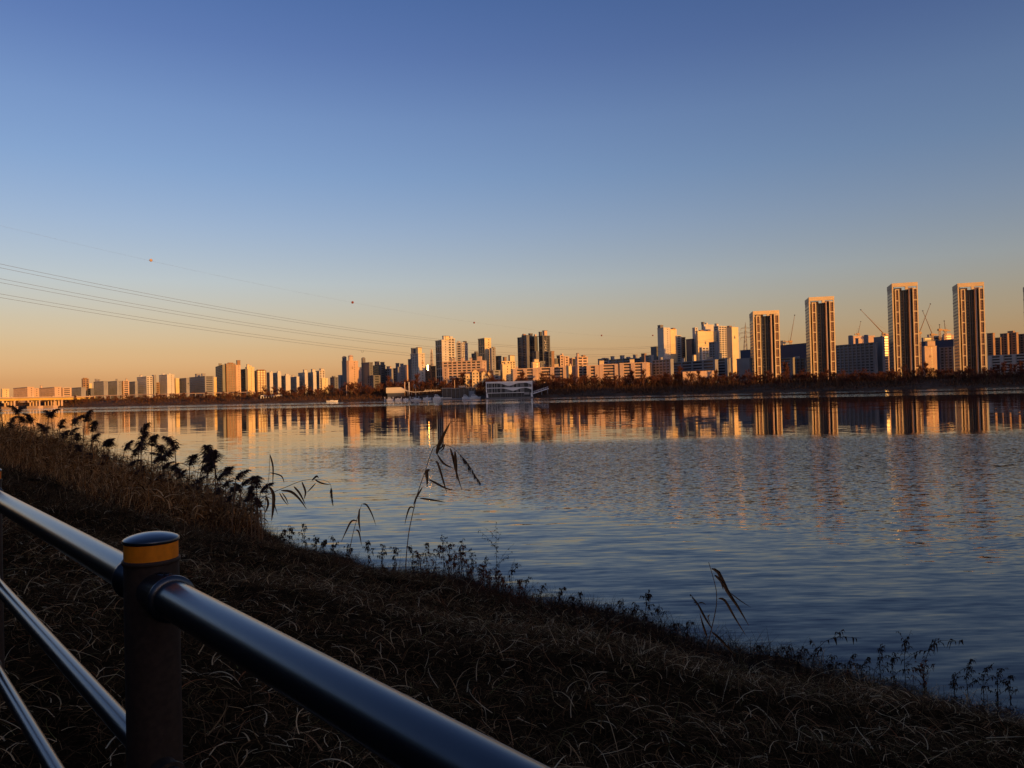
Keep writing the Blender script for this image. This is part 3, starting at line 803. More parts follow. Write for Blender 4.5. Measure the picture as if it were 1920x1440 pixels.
# the five frame towers on the right bank
def frame_tower(label, x0, xc, x1, ytop, Y, a_deg):
    C, WL_, WR_, eL, nL, eR, nR = frame_of(x0, xc, x1, ytop, Y, a_deg)
    base = GROUND; Ht = C.z - base
    O = Vector((C.x, C.y, base))
    P = lambda l, r, z: (O.x + eL.x * l + eR.x * r, O.y + eL.y * l + eR.y * r, z)
    mid = P(WL_ / 2, WR_ / 2, base)
    root = empty('frame_tower', mid, label, 'apartment tower', 'tall frame-topped towers on the right bank')
    W = WR_
    body_h = Ht * .93
    rec = 7.6
    core = MB()          # core set back behind the bays
    core.hexa([P(rec, .6, base), P(rec, W - .6, base), P(WL_, W - .6, base), P(WL_, .6, base),
               P(rec, .6, base + body_h), P(rec, W - .6, base + body_h), P(WL_, W - .6, base + body_h), P(WL_, .6, base + body_h)])
    core.build('glazing', M['glass'], root)
    # shaded left flank with window bands
    mb = MB(); win = MB()
    nf = int(Ht / 3.0)
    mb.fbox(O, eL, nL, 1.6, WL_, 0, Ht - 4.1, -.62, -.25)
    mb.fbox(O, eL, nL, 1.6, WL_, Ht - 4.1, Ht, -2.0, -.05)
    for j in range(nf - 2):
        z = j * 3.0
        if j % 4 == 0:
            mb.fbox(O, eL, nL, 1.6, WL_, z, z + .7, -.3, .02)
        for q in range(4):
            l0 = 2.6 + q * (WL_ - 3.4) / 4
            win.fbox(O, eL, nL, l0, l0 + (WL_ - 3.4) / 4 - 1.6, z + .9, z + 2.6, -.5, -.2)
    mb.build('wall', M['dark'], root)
    tag(win.build('windows', M['glass'], root), kind='stuff')
    fr = lambda u: u * W
    # columns of the frame and bays
    cols = [(0, .052, 1.0, 'cream', 0.0), (.115, .150, .938, 'cream', -.1), (.245, .285, .938, 'cream', -.1),
            (.675, .725, .945, 'pink', -1.6), (.80, .838, .945, 'cream', .1), (.955, 1.0, .945, 'cream', .1)]
    for u0, u1, hh, mm, d in cols:
        c = MB(); c.fbox(O, eR, nR, fr(u0), fr(u1), 0, Ht * hh - (3.61 if hh == 1.0 else 0), -1.5 if hh == 1.0 else -rec - .05, d)
        c.build('column', M[mm], root)
    bm_ = MB(); bm_.fbox(O, eR, nR, 0.0, W, Ht - 3.6, Ht, -2.2, .15)
    bm_.build('top_beam', M['cream'], root)
    bk = MB(); bk.fbox(O, eR, nR, fr(.955), W - .02, Ht * .945, Ht - 3.6, -2.2, .05)
    bk.build('beam_post', M['cream'], root)
    nt_ = MB(); nt_.fbox(O, eR, nR, fr(.52), fr(.63), Ht * .93, Ht - 3.6, -3.2, .1)
    nt_.build('hanging_block', M['cream'], root)
    rb = MB()
    for u0, u1 in ((.12, .42), (.66, .9)):
        rb.fbox(O, eR, nR, fr(u0), fr(u1), body_h, body_h + Ht * .025, -9, -6)
    rb.build('rooftop_house', M['brown'], root)
    # inner recess walls of the bays (deep sides), piers in the shaded middle
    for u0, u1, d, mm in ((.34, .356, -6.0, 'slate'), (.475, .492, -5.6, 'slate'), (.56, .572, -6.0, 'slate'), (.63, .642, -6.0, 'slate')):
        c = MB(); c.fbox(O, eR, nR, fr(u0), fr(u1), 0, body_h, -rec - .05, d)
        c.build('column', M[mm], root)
    rows_ = 8
    rh = Ht * .93 / rows_
    for bay, (u0, u1, d) in enumerate(((.150, .245, -.25), (.838, .955, 0.0))):
        top = Ht * (.938 if bay == 0 else .945)
        for j in range(rows_ + 1):
            z1 = min(top, j * rh + .9); z0 = max(0, z1 - 1.0)
            tr = MB(); tr.fbox(O, eR, nR, fr(u0) - .01, fr(u1) + .01, z0, z1, -rec, d)
            tr.build('transom', M['cream'], root)
        for j in range(rows_):
            z0 = j * rh + .9 if j else .9
            z1 = min((j + 1) * rh - .1, top - 1.0)
            p = MB(); p.fbox(O, eR, nR, fr(u0) + .01, fr(u1) - .01, z0, z1, -rec, d - .55)
            pn = p.build('panel', M['amber'], root)
            q = MB()
            nfl = 4
            for k in range(1, nfl):
                zz = z0 + (z1 - z0) * k / nfl
                q.fbox(O, eR, nR, fr(u0) + .3, fr(u1) - .3, zz - .28, zz + .28, -1.2, d - .38)
            um = fr(u0) + (fr(u1) - fr(u0)) * .5
            q.fbox(O, eR, nR, um - .12, um + .12, z0, z1, -1.2, d - .42)
            q.build('glazing_bar', M['brown'], pn)
    # thin cross bands in the shaded middle
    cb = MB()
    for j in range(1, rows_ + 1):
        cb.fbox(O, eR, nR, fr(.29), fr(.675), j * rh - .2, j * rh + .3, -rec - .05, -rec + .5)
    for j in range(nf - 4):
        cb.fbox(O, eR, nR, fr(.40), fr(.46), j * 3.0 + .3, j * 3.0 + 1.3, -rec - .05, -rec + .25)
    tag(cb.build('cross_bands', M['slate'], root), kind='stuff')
    return root

frame_tower('frame-topped tower with orange bays, shortest and leftmost of the tall towers', 1404.5, 1411.5, 1461, 583.5, 745, 101)
frame_tower('second frame-topped tower from the left, right of the blue roofed hall', 1508.5, 1516.3, 1564, 557.5, 735, 104)
frame_tower('third frame-topped tower, between the cylinder-roofed slab and the crossed cranes', 1662.5, 1672, 1720.5, 531.5, 720, 108)
frame_tower('fourth frame-topped tower, rightmost fully visible one', 1785, 1795.2, 1845, 531.5, 705, 111)
frame_tower('fifth frame-topped tower, only its dark edge visible at the right border', 1917.5, 1927, 1977, 534, 690, 114)

# slim tapering skyscraper far behind the centre
def spire(label, x0, x1, xt, ytop, Y):
    b = at((x0 + x1) / 2, 690, Y); t = at(xt, ytop, Y)
    w = (x1 - x0) / FPX * Y / 2 * 1.15
    root = empty('tapering_skyscraper', (b.x, b.y, GROUND), label, 'skyscraper')
    Ht = t.z - GROUND
    ang = math.radians(38)
    def ring(z, r):
        return [(b.x + r * math.cos(ang + q * math.pi / 2), b.y + r * math.sin(ang + q * math.pi / 2), GROUND + z) for q in range(4)]
    prof = [(0, w * 1.35), (Ht * .35, w * 1.25), (Ht * .7, w * .85), (Ht * .97, w * .42)]
    mb = MB()
    for (z0, r0), (z1, r1) in zip(prof, prof[1:]):
        mb.add(ring(z0, r0) + ring(z1, r1), [(q, (q + 1) % 4, (q + 1) % 4 + 4, q + 4) for q in range(4)])
    mb.add(ring(prof[-1][0], prof[-1][1]), [(0, 1, 2, 3)])
    mb.build('glazing', M['grey'], root)
    for q in range(4):
        f_ = MB()
        pts = [ring(z, r)[q] for z, r in prof] + [tuple(np.array(ring(Ht, w * .2)[q]))]
        f_.tube(pts, w * .10, 5)
        f_.build('corner_fin', M['white'], root)
    bd = MB()
    for k in range(1, 12):
        z = Ht * k / 12.5
        r = np.interp(z, [p[0] for p in prof], [p[1] for p in prof])
        bd.add(ring(z, r * 1.01) + ring(z + 4, r * 1.0), [(q, (q + 1) % 4, (q + 1) % 4 + 4, q + 4) for q in range(4)])
    bd.build('band', M['slate'], root)
spire('slim pale tapering skyscraper far behind, left of the tall yellow tower', 806, 813.5, 809.6, 653.5, 2600)

# gabled villa below the pinkish slab
def villa(label, cx, y_eave, Y, parts):
    c = at(cx, y_eave, Y)
    root = empty('gabled_villa', (c.x, c.y, GROUND), label, 'house')
    px = Y / FPX
    for (xa, xb, ye, yr, dy, gable) in parts:
        a = at(xa, ye, Y + dy); b = at(xb, ye, Y + dy); rz = at((xa + xb) / 2, yr, Y + dy).z
        w = b.x - a.x; dep = 9
        wl = MB()
        if gable:
            xm = (a.x + b.x) / 2
            v = [(a.x, a.y, GROUND), (b.x, a.y, GROUND), (b.x, a.y, a.z), (xm, a.y, rz), (a.x, a.y, a.z)]
            v2 = [(p[0], p[1] + dep, p[2]) for p in v]
            wl.add(v + v2, [(0, 1, 2, 3, 4), (9, 8, 7, 6, 5), (1, 6, 7, 2), (0, 4, 9, 5)])
            wl.build('wall', M['cream'], root)
            for sgn in (0, 1):
                rf = MB()
                ex = a.x - .5 if sgn == 0 else b.x + .5
                zz = a.z - .25
                rf.add([(ex, a.y - .6, zz), (xm, a.y - .6, rz + .25), (xm, a.y + dep, rz + .25), (ex, a.y + dep, zz),
                        (ex, a.y - .6, zz + .5), (xm, a.y - .6, rz + .75), (xm, a.y + dep, rz + .75), (ex, a.y + dep, zz + .5)],
                       [(0, 1, 2, 3), (7, 6, 5, 4), (0, 4, 5, 1), (3, 2, 6, 7), (0, 3, 7, 4)])
                rf.build('roof', M['tile'], root)
        else:
            wl.box(a.x, b.x, a.y, a.y + dep, GROUND, a.z)
            wl.build('wall', M['cream'], root)
            rf = MB()
            rf.add([(a.x - .5, a.y - .5, a.z), (b.x + .5, a.y - .5, a.z), (b.x + .5, a.y + dep + .5, a.z), (a.x - .5, a.y + dep + .5, a.z), (a.x + w * .2, a.y + dep / 2, rz), (b.x - w * .2, a.y + dep / 2, rz)],
                   [(0, 1, 5, 4), (1, 2, 5), (2, 3, 4, 5), (3, 0, 4), (3, 2, 1, 0)])
            rf.build('roof', M['tile'], root)
        wn_ = MB()
        n = max(1, int(w / 3.4))
        for i in range(n):
            u = a.x + (i + .5) * w / n
            for j in range(int((a.z - GROUND) / 3.1)):
                z = GROUND + 1 + j * 3.1
                wn_.box(u - .6, u + .6, a.y - .06, a.y + .2, z, z + 1.6)
        tag(wn_.build('windows', M['glass'], root), kind='stuff')
    return root
villa('cream villa with several lit gables before the pinkish slab', 897, 700, 770,
      [(873, 886, 701, 697.5, 3, False), (885, 898, 698, 692.5, 0, True), (897, 911, 697, 690.5, 4, False), (903, 912, 700, 696, -1, True), (912, 921, 703, 697.5, -2, True)])

# mirror pane added before the low glazed block, aimed for a sun glint
r_ = BLD['low glazed block catching the sun glint left of the tall yellow tower'][0]
c_ = at(805, 690, 905)
hn = (SUN + (Vector((0, 0, EYE)) - c_).normalized()).normalized()
ux = Vector((0, 0, 1)).cross(hn).normalized(); uy = hn.cross(ux)
gp = MB()
q_ = [c_ + ux * a * 2.4 + uy * b * 3.4 for a, b in ((-1, -1), (1, -1), (1, 1), (-1, 1))]
gp.hexa([p - hn * .2 for p in q_] + q_)
gp.build('glint_pane', M['sunpane'], r_)
gp = MB(); gp.tube([c_ - hn * .15, c_ - hn * 24], .5, 5); gp.build('glint_bracket', M['brown'], r_)

# ------------------------------------------------------------------ floating wave-fronted building and marina
def wave_building():
    Y = shore(955) - 22
    A = at(911.5, 747, Y); Bp = at(999, 745, Y)
    W = Bp.x - A.x; x0 = A.x
    zt = at(955, 715, Y).z
    dep = 16
    root = empty('wave_front_building', ((x0 + Bp.x) / 2, Y, 0), 'white floating building with two wavy front bands and slim glazing bars', 'building')
    H_ = zt
    hull = MB(); hull.box(x0 - .6, x0 + W + .6, Y - 1.0, Y + dep + 1, .02, 1.0); hull.build('pontoon', M['slate'], root)
    body = MB(); body.box(x0 + 1, x0 + W - 1, Y + 1.2, Y + dep - .5, 1.0, H_ - .9); body.build('glazing', M['glass'], root)
    sd = MB(); sd.box(x0, x0 + .9, Y, Y + dep, H_ * .36, H_ - .95); sd.build('end_wall', M['boat'], root)
    sd = MB(); sd.box(x0 + W - .9, x0 + W, Y + .8, Y + dep, 1.0, H_ - .95); sd.build('end_wall', M['boat'], root)
    rf = MB(); rf.box(x0 - .2, x0 + W + .2, Y - .2, Y + dep + .3, H_ - .9, H_); rf.build('roof', M['boat'], root)
    def band(ztop, drop, ph):
        mb = MB(); n = 44
        def low(t):
            # flat on the left, a deep swag right of the middle, a rise, and a turn-down at the right end
            s = math.exp(-((t - .50 - ph) / .13) ** 2) * drop
            e = max(0, (t - .86) / .14) ** 1.3 * drop * .95
            return ztop - .7 - s - e
        v = []; f = []
        for i in range(n + 1):
            t = i / n; x = x0 + W * t; zl = low(t)
            v += [(x, Y - .15, ztop), (x, Y - .15, zl), (x, Y + .75, zl), (x, Y + .75, ztop)]
        for i in range(n):
            a = i * 4; b = a + 4
            f += [(a, a + 1, b + 1, b), (a + 1, a + 2, b + 2, b + 1), (a + 3, a, b, b + 3), (a + 2, a + 3, b + 3, b + 2)]
        f += [(0, 3, 2, 1), (n * 4, n * 4 + 1, n * 4 + 2, n * 4 + 3)]
        mb.add(v, f)
        mb.build('wavy_band', M['boat'], root)
        return low
    l1 = band(H_ - .91, H_ * .155, 0.0)
    l2 = band(H_ * .645, H_ * .155, .08)
    fl = MB(); fl.box(x0 + .2, x0 + W * .82, Y - .1, Y + .9, H_ * .31, H_ * .345); fl.build('floor_edge', M['boat'], root)
    st = MB(); st.box(x0 + W * .82, x0 + W * .93, Y - .05, Y + 1.1, H_ * .20, H_ * .34); st.build('balcony_panel', M['grey'], root)
    k = 0
    for i in range(40):
        t = (i + .5) / 40
        if rnd.random() < .25: continue
        x = x0 + W * t
        m = MB(); m.box(x - .09, x + .09, Y + .2, Y + .5, H_ * .645, l1(t) + .2); m.build('mullion', M['boat'], root)
        if t < .84:
            m = MB(); m.box(x - .09, x + .09, Y + .2, Y + .5, H_ * .345, l2(t) + .2); m.build('mullion', M['boat'], root)
            if i % 2 == 0:
                m = MB(); m.box(x - .09, x + .09, Y + .3, Y + .6, 1.0, H_ * .31); m.build('mullion', M['grey'], root)
    for t in (.015, .97):
        m = MB(); xx = x0 + W * t
        m.add([(xx - .3, Y - .1, 1), (xx + 1.4, Y - .1, 1), (xx + .9, Y - .1, H_ * .3), (xx - .6, Y - .1, H_ * .3), (xx - .3, Y + .7, 1), (xx + 1.4, Y + .7, 1), (xx + .9, Y + .7, H_ * .3), (xx - .6, Y + .7, H_ * .3)],
              [(0, 1, 2, 3), (7, 6, 5, 4), (1, 5, 6, 2), (0, 3, 7, 4), (3, 2, 6, 7)])
        m.build('raking_leg', M['boat'], root)
    # gangway to the bank
    g0 = Vector((x0 + W + .7, Y + 4, H_ * .24)); g1 = at(1028, 728.5, Y + 26)
    gr = empty('gangway', (g0.x, g0.y, 0), 'white railed gangway rising from the wave-fronted building to the bank', 'gangway')
    for nm, off, rad in (('deck', 0, .45), ('handrail', 1.3, .12), ('handrail', 2.0, .12)):
        t = MB(); t.tube([g0 + Vector((0, 0, off)), g1 + Vector((0, 0, off))], rad, 5); t.build(nm, M['boat'], gr)
    for i in range(8):
        p = g0.lerp(g1, (i + .5) / 8)
        t = MB(); t.tube([p, p + Vector((0, 0, 2.0))], .09, 4); t.build('baluster', M['boat'], gr)
    for i in (0.55, .95):
        p = g0.lerp(g1, i)
        t = MB(); t.tube([Vector((p.x, p.y, max(0, far_z(p.y - shore(1010)) - .3))), p], .3, 5); t.build('support', M['grey'], gr)
wave_building()

def boat(label, xa, xb, ybase, ytop, Y, style):
    a = at(xa, ybase, Y); b = at(xb, ybase, Y)
    Ln = b.x - a.x; hw = Ln * .16
    h = max(at((xa + xb) / 2, ytop, Y).z, 1.6)
    hull_h = h * (.42 if style == 'cruiser' else .6) if style != 'sail' else 1.3
    cx = (a.x + b.x) / 2
    root = empty('moored_boat', (cx, Y, 0), label, 'boat', 'boats moored at the marina')
    st = [(-.5, .75, .15), (-.2, 1, .05), (.2, .95, .05), (.42, .5, .2), (.5, .04, .35)]
    mb = MB(); v = []
    for t, w, lift in st:
        x = cx + t * Ln
        v += [(x, Y - hw * w, hull_h * (1 + lift * .6)), (x - t * .08 * Ln, Y - hw * w * .6, -.25), (x - t * .08 * Ln, Y + hw * w * .6, -.25), (x, Y + hw * w, hull_h * (1 + lift * .6))]
    f = []
    for i in range(len(st) - 1):
        p = i * 4; q = p + 4
        f += [(p, p + 1, q + 1, q), (p + 1, p + 2, q + 2, q + 1), (p + 2, p + 3, q + 3, q + 2), (p + 3, p, q, q + 3)]
    f += [(0, 3, 2, 1), (16, 17, 18, 19)]
    mb.add(v, f); mb.build('hull', M['boat'], root)
    if style == 'cruiser':
        c = MB()
        z0 = hull_h * 1.02
        def R(x0, x1, z, w): return [(cx + x0 * Ln, Y - hw * w, z), (cx + x1 * Ln, Y - hw * w, z), (cx + x1 * Ln, Y + hw * w, z), (cx + x0 * Ln, Y + hw * w, z)]
        c.hexa(R(-.35, .25, z0, .8) + R(-.3, .1, h * .78, .7)); c.build('cabin', M['boat'], root)
        w = MB(); w.hexa(R(-.27, .185, h * .60, .86) + R(-.25, .14, h * .70, .83)); w.build('cabin_window', M['boatdark'], root)
        fb_ = MB(); fb_.hexa(R(-.28, .0, h * .94, .65) + R(-.28, .0, h, .65)); fb_.build('hardtop', M['boat'], root)
        for t in (-.25, -.03):
            p = MB(); p.tube([(cx + t * Ln, Y - hw * .5, h * .77), (cx + t * Ln, Y - hw * .5, h * .95)], .07, 4); p.build('strut', M['boat'], root)
    elif style == 'sail':
        c = MB(); c.box(cx - .2 * Ln, cx + .2 * Ln, Y - hw * .5, Y + hw * .5, hull_h, hull_h + .7); c.build('cabin', M['boat'], root)
        p = MB(); p.tube([(cx, Y, hull_h), (cx, Y, h)], .1, 5); p.build('mast', M['boat'], root)
        p = MB(); p.tube([(cx, Y, hull_h + 1.3), (cx - .4 * Ln, Y, hull_h + 1.2)], .12, 5); p.build('boom', M['boat'], root)
    else:
        c = MB(); c.box(cx - .15 * Ln, cx + .1 * Ln, Y - hw * .4, Y + hw * .4, hull_h, h * .8); c.build('console', M['boat'], root)
        w = MB(); w.box(cx - .02 * Ln, cx + .06 * Ln, Y - hw * .5, Y + hw * .5, h * .8, h); w.build('windscreen', M['boatdark'], root)
Ym = shore(780) - 14
for lb, xa, xb, yb, yt, dY, st in (
        ('small white cruiser at the left end of the marina jetty', 725, 738, 750, 744.5, 0, 'cruiser'),
        ('low white open boat second from the left end of the jetty', 741, 752, 749.5, 745, 0, 'open'),
        ('smallest low white open boat between two jetty posts', 756, 766, 749, 745.5, 1, 'open'),
        ('white sailing boat with bare mast at the marina jetty', 770, 790, 748.8, 730, 0, 'sail'),
        ('small white open boat left of the large white cruiser', 793, 809, 747.5, 743, 1, 'open'),
        ('large rounded white cruiser moored beside the dark marina building', 811, 831, 748.5, 739.5, -3, 'cruiser'),
        ('sleek white cruiser between the dark marina building and the wave-fronted one', 880, 902, 746, 739, -2, 'cruiser'),
        ('white launch half hidden behind the sleek cruiser', 866, 882, 744.5, 739.5, 3, 'cruiser')):
    boat(lb, xa, xb, yb, yt, shore((xa + xb) / 2) - 16 + dY, st)
boat('small white boat moored below the bank, left of the marina', 612, 634, 752.5, 749.3, shore(620) - 8, 'open')
# jetty with white guide piles
jr = empty('floating_jetty', (at(760, 750, Ym + 5).x, Ym + 5, 0), 'low floating jetty with white guide piles along the bank', 'jetty')
ja = at(720, 750, shore(720) - 9); jb = at(835, 748, shore(835) - 9)
dk = MB(); dk.hexa([(ja.x, ja.y, .05), (jb.x, jb.y, .05), (jb.x, jb.y + 2.5, .05), (ja.x, ja.y + 2.5, .05), (ja.x, ja.y, .7), (jb.x, jb.y, .7), (jb.x, jb.y + 2.5, .7), (ja.x, ja.y + 2.5, .7)])
dk.build('deck', M['grey'], jr)
for px_, yt in ((721.5, 744.5), (737, 744), (753, 744), (769, 743.5), (785.5, 743), (802, 742)):
    q = at(px_, 749, shore(px_) - 10.5)
    p = MB(); p.tube([(q.x, q.y, -.3), (q.x, q.y, at(px_, yt, q.y).z)], .32, 7); p.build('pile', M['boat'], jr)

# dark marina clubhouse
def clubhouse():
    Y = shore(855) - 5
    a = at(829, 742, Y); b = at(891, 741, Y)
    root = empty('marina_clubhouse', ((a.x + b.x) / 2, Y, 0), 'dark glazed marina clubhouse with flat pale roof decks', 'building')
    z = lambda x, y: at(x, y, Y).z
    X = lambda x: at(x, 735, Y).x
    m = MB(); m.box(X(829), X(891), Y, Y + 10, .3, z(860, 728)); m.build('glazing', M['glass'], root)
    for x0, x1, y in ((828, 847, 727.2), (846, 862, 727.6), (861, 893, 725.5)):
        m = MB(); m.box(X(x0), X(x1), Y - 1, Y + 11, z((x0 + x1) / 2, y) - .6, z((x0 + x1) / 2, y)); m.build('roof_deck', M['grey'], root)
    m = MB(); m.box(X(860), X(872), Y + 2, Y + 6, z(865, 725.4), z(865, 723.5)); m.build('rooftop_house', M['grey'], root)
    for x in (829.5, 838, 846.5, 854, 862, 870, 879, 884, 890.5):
        m = MB(); m.box(X(x) - .15, X(x) + .15, Y - .4, Y - .1, .3, z(x, 728.2)); m.build('mullion', M['grey'], root)
    m = MB(); m.box(X(826), X(900), Y - 7, Y - .5, .1, .9); m.build('deck', M['grey'], root)
    m = MB(); m.box(X(826), X(848), Y - 7.2, Y - 6.9, 1.0, 2.0); m.build('parapet', M['white'], root)
    m = MB(); m.box(X(880), X(889), Y - 2, Y - .6, .9, z(884, 733)); m.build('stair_tower', M['grey'], root)
clubhouse()

def wedge_hall():
    Y = shore(740) + 22
    gz = far_z(22)
    P = lambda x, y: at(x, y, Y)
    pts = [P(724, 737), P(758, 736.5), P(760, 731.5), P(750, 726), P(724, 727)]
    root = empty('wedge_hall', ((pts[0].x + pts[1].x) / 2, Y, gz), 'pale windowless wedge-shaped hall with sloping roof above the jetty', 'building')
    m = MB(); n = len(pts); dep = 12
    zb = P(740, 737).z
    pl = MB(); pl.box(P(726, 735).x, P(757, 735).x, Y + .6, Y + 11, gz - 1, zb - .01); pl.build('plinth', M['dark'], root)
    front = [Vector((p.x, p.y, zb if i < 2 else p.z)) for i, p in enumerate(pts)]
    v = [tuple(p) for p in front] + [(p.x, p.y + dep, p.z) for p in front]
    m.add(v, [tuple(range(n)), tuple(reversed(range(n, 2 * n)))] + [(i, i + n, (i + 1) % n + n, (i + 1) % n) for i in range(n)])
    m.build('wall', M['white'], root)
    r = MB(); a = P(760, 731.5); c = P(775, 734.5); e = P(800, 733.2); g = P(826, 731)
    for p, q in ((a, c), (c, e), (e, g)):
        r.hexa([(p.x, Y, p.z - .7), (q.x, Y, q.z - .7), (q.x, Y + 5, q.z - .7), (p.x, Y + 5, p.z - .7), (p.x, Y, p.z), (q.x, Y, q.z), (q.x, Y + 5, q.z), (p.x, Y + 5, p.z)])
    r.build('ramp', M['white'], root)
    for i in range(9):
        x = 764 + i * 7.2
        q = P(x, 734); s_ = MB()
        s_.box(q.x - .25, q.x + .25, Y + .8, Y + 1.3, far_z(18) - 1, q.z - .1 if x < 800 else P(x, 732.6).z); s_.build('ramp_post', M['grey'], root)
    for i in range(8):
        x = 797 + i * 3.3
        q = P(x, 732.8); s_ = MB()
        s_.add([(q.x - .7, Y - .2, q.z - .3), (q.x + .2, Y - .2, q.z - .3), (q.x + 1.1, Y - .2, q.z + 1.1), (q.x + .2, Y - .2, q.z + 1.1), (q.x - .7, Y + .3, q.z - .3), (q.x + .2, Y + .3, q.z - .3), (q.x + 1.1, Y + .3, q.z + 1.1), (q.x + .2, Y + .3, q.z + 1.1)],
               [(0, 1, 2, 3), (7, 6, 5, 4), (0, 4, 5, 1), (1, 5, 6, 2), (2, 6, 7, 3), (3, 7, 4, 0)])
        s_.build('fin', M['white'], root)
wedge_hall()

def pole(label, x, y0, y1, dY, m='white', r=.4, name='marker_pole'):
    Y = shore(x) + dY
    b = at(x, y0, Y); t = at(x, y1, Y)
    gz = far_z(dY) - .3
    root = empty(name, (b.x, Y, gz), label, 'pole')
    p = MB(); p.tube([(b.x, Y, gz), (b.x, Y, t.z)], r, 7); p.build('shaft', M[m], root)
    p = MB(); p.lathe((b.x, Y, t.z), [(r * 1.25, 0), (r * 1.25, .5), (r * .3, .7)], 7); p.build('cap', M[m], root)
pole('reddish lit pillar behind the wedge-shaped hall', 759, 730, 717.5, 30, 'pink', .5)
pole('white lit pillar right of the reddish pillar', 767, 730, 717.5, 30, 'boat', .4)
pole('lamp column with bright head above the marina clubhouse', 852.5, 727, 714, 34, 'pink', .32)
pole('thin pale pole on the bank left of the marina', 650, 738, 723, 36, 'pink', .25)

# white arcade on the left bank
def arcade():
    Yc = shore(508) + 40
    a = at(489, 741, Yc); b = at(528, 740.3, Yc)
    root = empty('white_arcade', ((a.x + b.x) / 2, Yc, far_z(40)), 'long low white arcade with round arches on the left bank', 'arcade')
    m = MB(); m.box(a.x, b.x, Yc, Yc + 2, a.z - 1.2, a.z); m.build('beam', M['boat'], root)
    n = 8
    for i in range(n + 1):
        x = a.x + (b.x - a.x) * i / n
        m = MB(); m.box(x - .35, x + .35, Yc + .1, Yc + 1.9, far_z(40) - .6, a.z - 1.21); m.build('pier', M['boat'], root)
arcade()

# riverside expressway parapet on the left
def parapet():
    root_pts = []
    for x in np.linspace(175, 478, 20):
        Y = shore(x) + 66
        root_pts.append(at(x, 740 - (x - 175) * .0245 + 1.6, Y))
    c = root_pts[10]
    root = empty('expressway_parapet', (c.x, c.y, GROUND), 'long pale parapet of the riverside road below the left slabs', 'parapet')
    m = MB(); p2_ = MB()
    for p, q in zip(root_pts, root_pts[1:]):
        m.hexa([(p.x, p.y, p.z - .9), (q.x, q.y, q.z - .9), (q.x, q.y + 1, q.z - .9), (p.x, p.y + 1, p.z - .9), (p.x, p.y, p.z), (q.x, q.y, q.z), (q.x, q.y + 1, q.z), (p.x, p.y + 1, p.z)])
    for p in root_pts:
        p2_.box(p.x - .5, p.x + .5, p.y + .1, p.y + .9, 7, p.z - .9)
    m.build('wall', M['pink'], root); p2_.build('supports', M['grey'], root)
parapet()

def low_wall():
    Y = shore(1310) + 66
    a = at(1280, 697, Y); b = at(1341, 694.5, Y)
    root = empty('noise_wall', ((a.x + b.x) / 2, Y, GROUND), 'low pinkish noise wall below the long grey slab', 'wall')
    n = 9
    for i in range(n):
        p = a.lerp(b, i / n); q = a.lerp(b, (i + .97) / n)
        m = MB(); m.box(p.x, q.x, Y, Y + .5, GROUND, p.z); m.build('panel', M['pink'], root)
low_wall()

# ------------------------------------------------------------------ road bridge at the far left
def bridge():
    P0 = at(-260, 752, 820); P1 = at(178, 741.6, 1075)
    P0 = Vector((P0.x, P0.y, 0)); P1 = Vector((P1.x, P1.y, 0))
    zt0 = at(0, 744.3, 900).z
    d = (P1 - P0).normalized(); nrm = Vector((d.y, -d.x, 0))
    if nrm.y > 0: nrm = -nrm
    L_ = (P1 - P0).length
    root = empty('road_bridge', (P0 + P1) / 2, 'yellow girdered road bridge on concrete columns at the left edge', 'bridge')
    top = zt0
    def piece(nm, u0, u1, z0, z1, d0, d1, m):
        b = MB(); b.fbox((P0.x, P0.y, 0), d, nrm, u0, u1, z0, z1, d0, d1); return b.build(nm, M[m], root)
    piece('deck', 0, L_, top - 1.5, top - .75, -22, 1.0, 'grey')
    piece('parapet', 0, L_, top - .75, top + .15, .6, 1.02, 'pink')
    piece('parapet', 0, L_, top - .75, top + .15, -22, -21.6, 'pink')
    g = piece('girder', 0, L_, top - 4.4, top - 1.51, -1.2, .3, 'girder')
    piece('girder', 0, L_, top - 4.4, top - 1.51, -12, -10.8, 'girder')
    for i in range(60):
        u = (i + .5) * L_ / 60
        r = MB(); r.fbox((P0.x, P0.y, 0), d, nrm, u - .12, u + .12, top - 4.3, top - 1.6, .3, .5); r.build('stiffener', M['girder'], g)
    def u_at(px):
        k = slope(px, 755)
        return (k * P0.y - P0.x) / (d.x - k * d.y)
    for grp in ((75, 1.0, 5.2), (103, .8, 5.0), (117, 1.3, 0), (163, 1.0, 0), (28, 1.2, 5), (-40, 1.2, 5)):
        u = u_at(grp[0])
        for k in range(4):
            off = -1 - k * 6.2
            q = P0 + d * u + nrm * off
            c = MB(); c.tube([(q.x, q.y, -1), (q.x, q.y, top - 4.9)], grp[1], 10); c.build('column', M['pink'], root)
        cp = MB(); cp.fbox((P0.x, P0.y, 0), d, nrm, u - 1.4, u + 1.4, top - 4.9, top - 4.41, -21, .2); cp.build('pier_cap', M['pink'], root)
        if grp[2]:
            ft = MB(); ft.fbox((P0.x, P0.y, 0), d, nrm, u - 3.2, u + 3.2, -1, 3.0, -22, 1.2); ft.build('footing', M['pink'], root)
    for px_ in (-30, 22, 62, 100, 120, 144, 168):
        u = u_at(px_)
        q = P0 + d * u + nrm * .4
        lp = MB(); lp.tube([(q.x, q.y, top), (q.x, q.y, top + 1.2)], .3, 5); lp.build('bollard_light', M['boat'], root)
bridge()

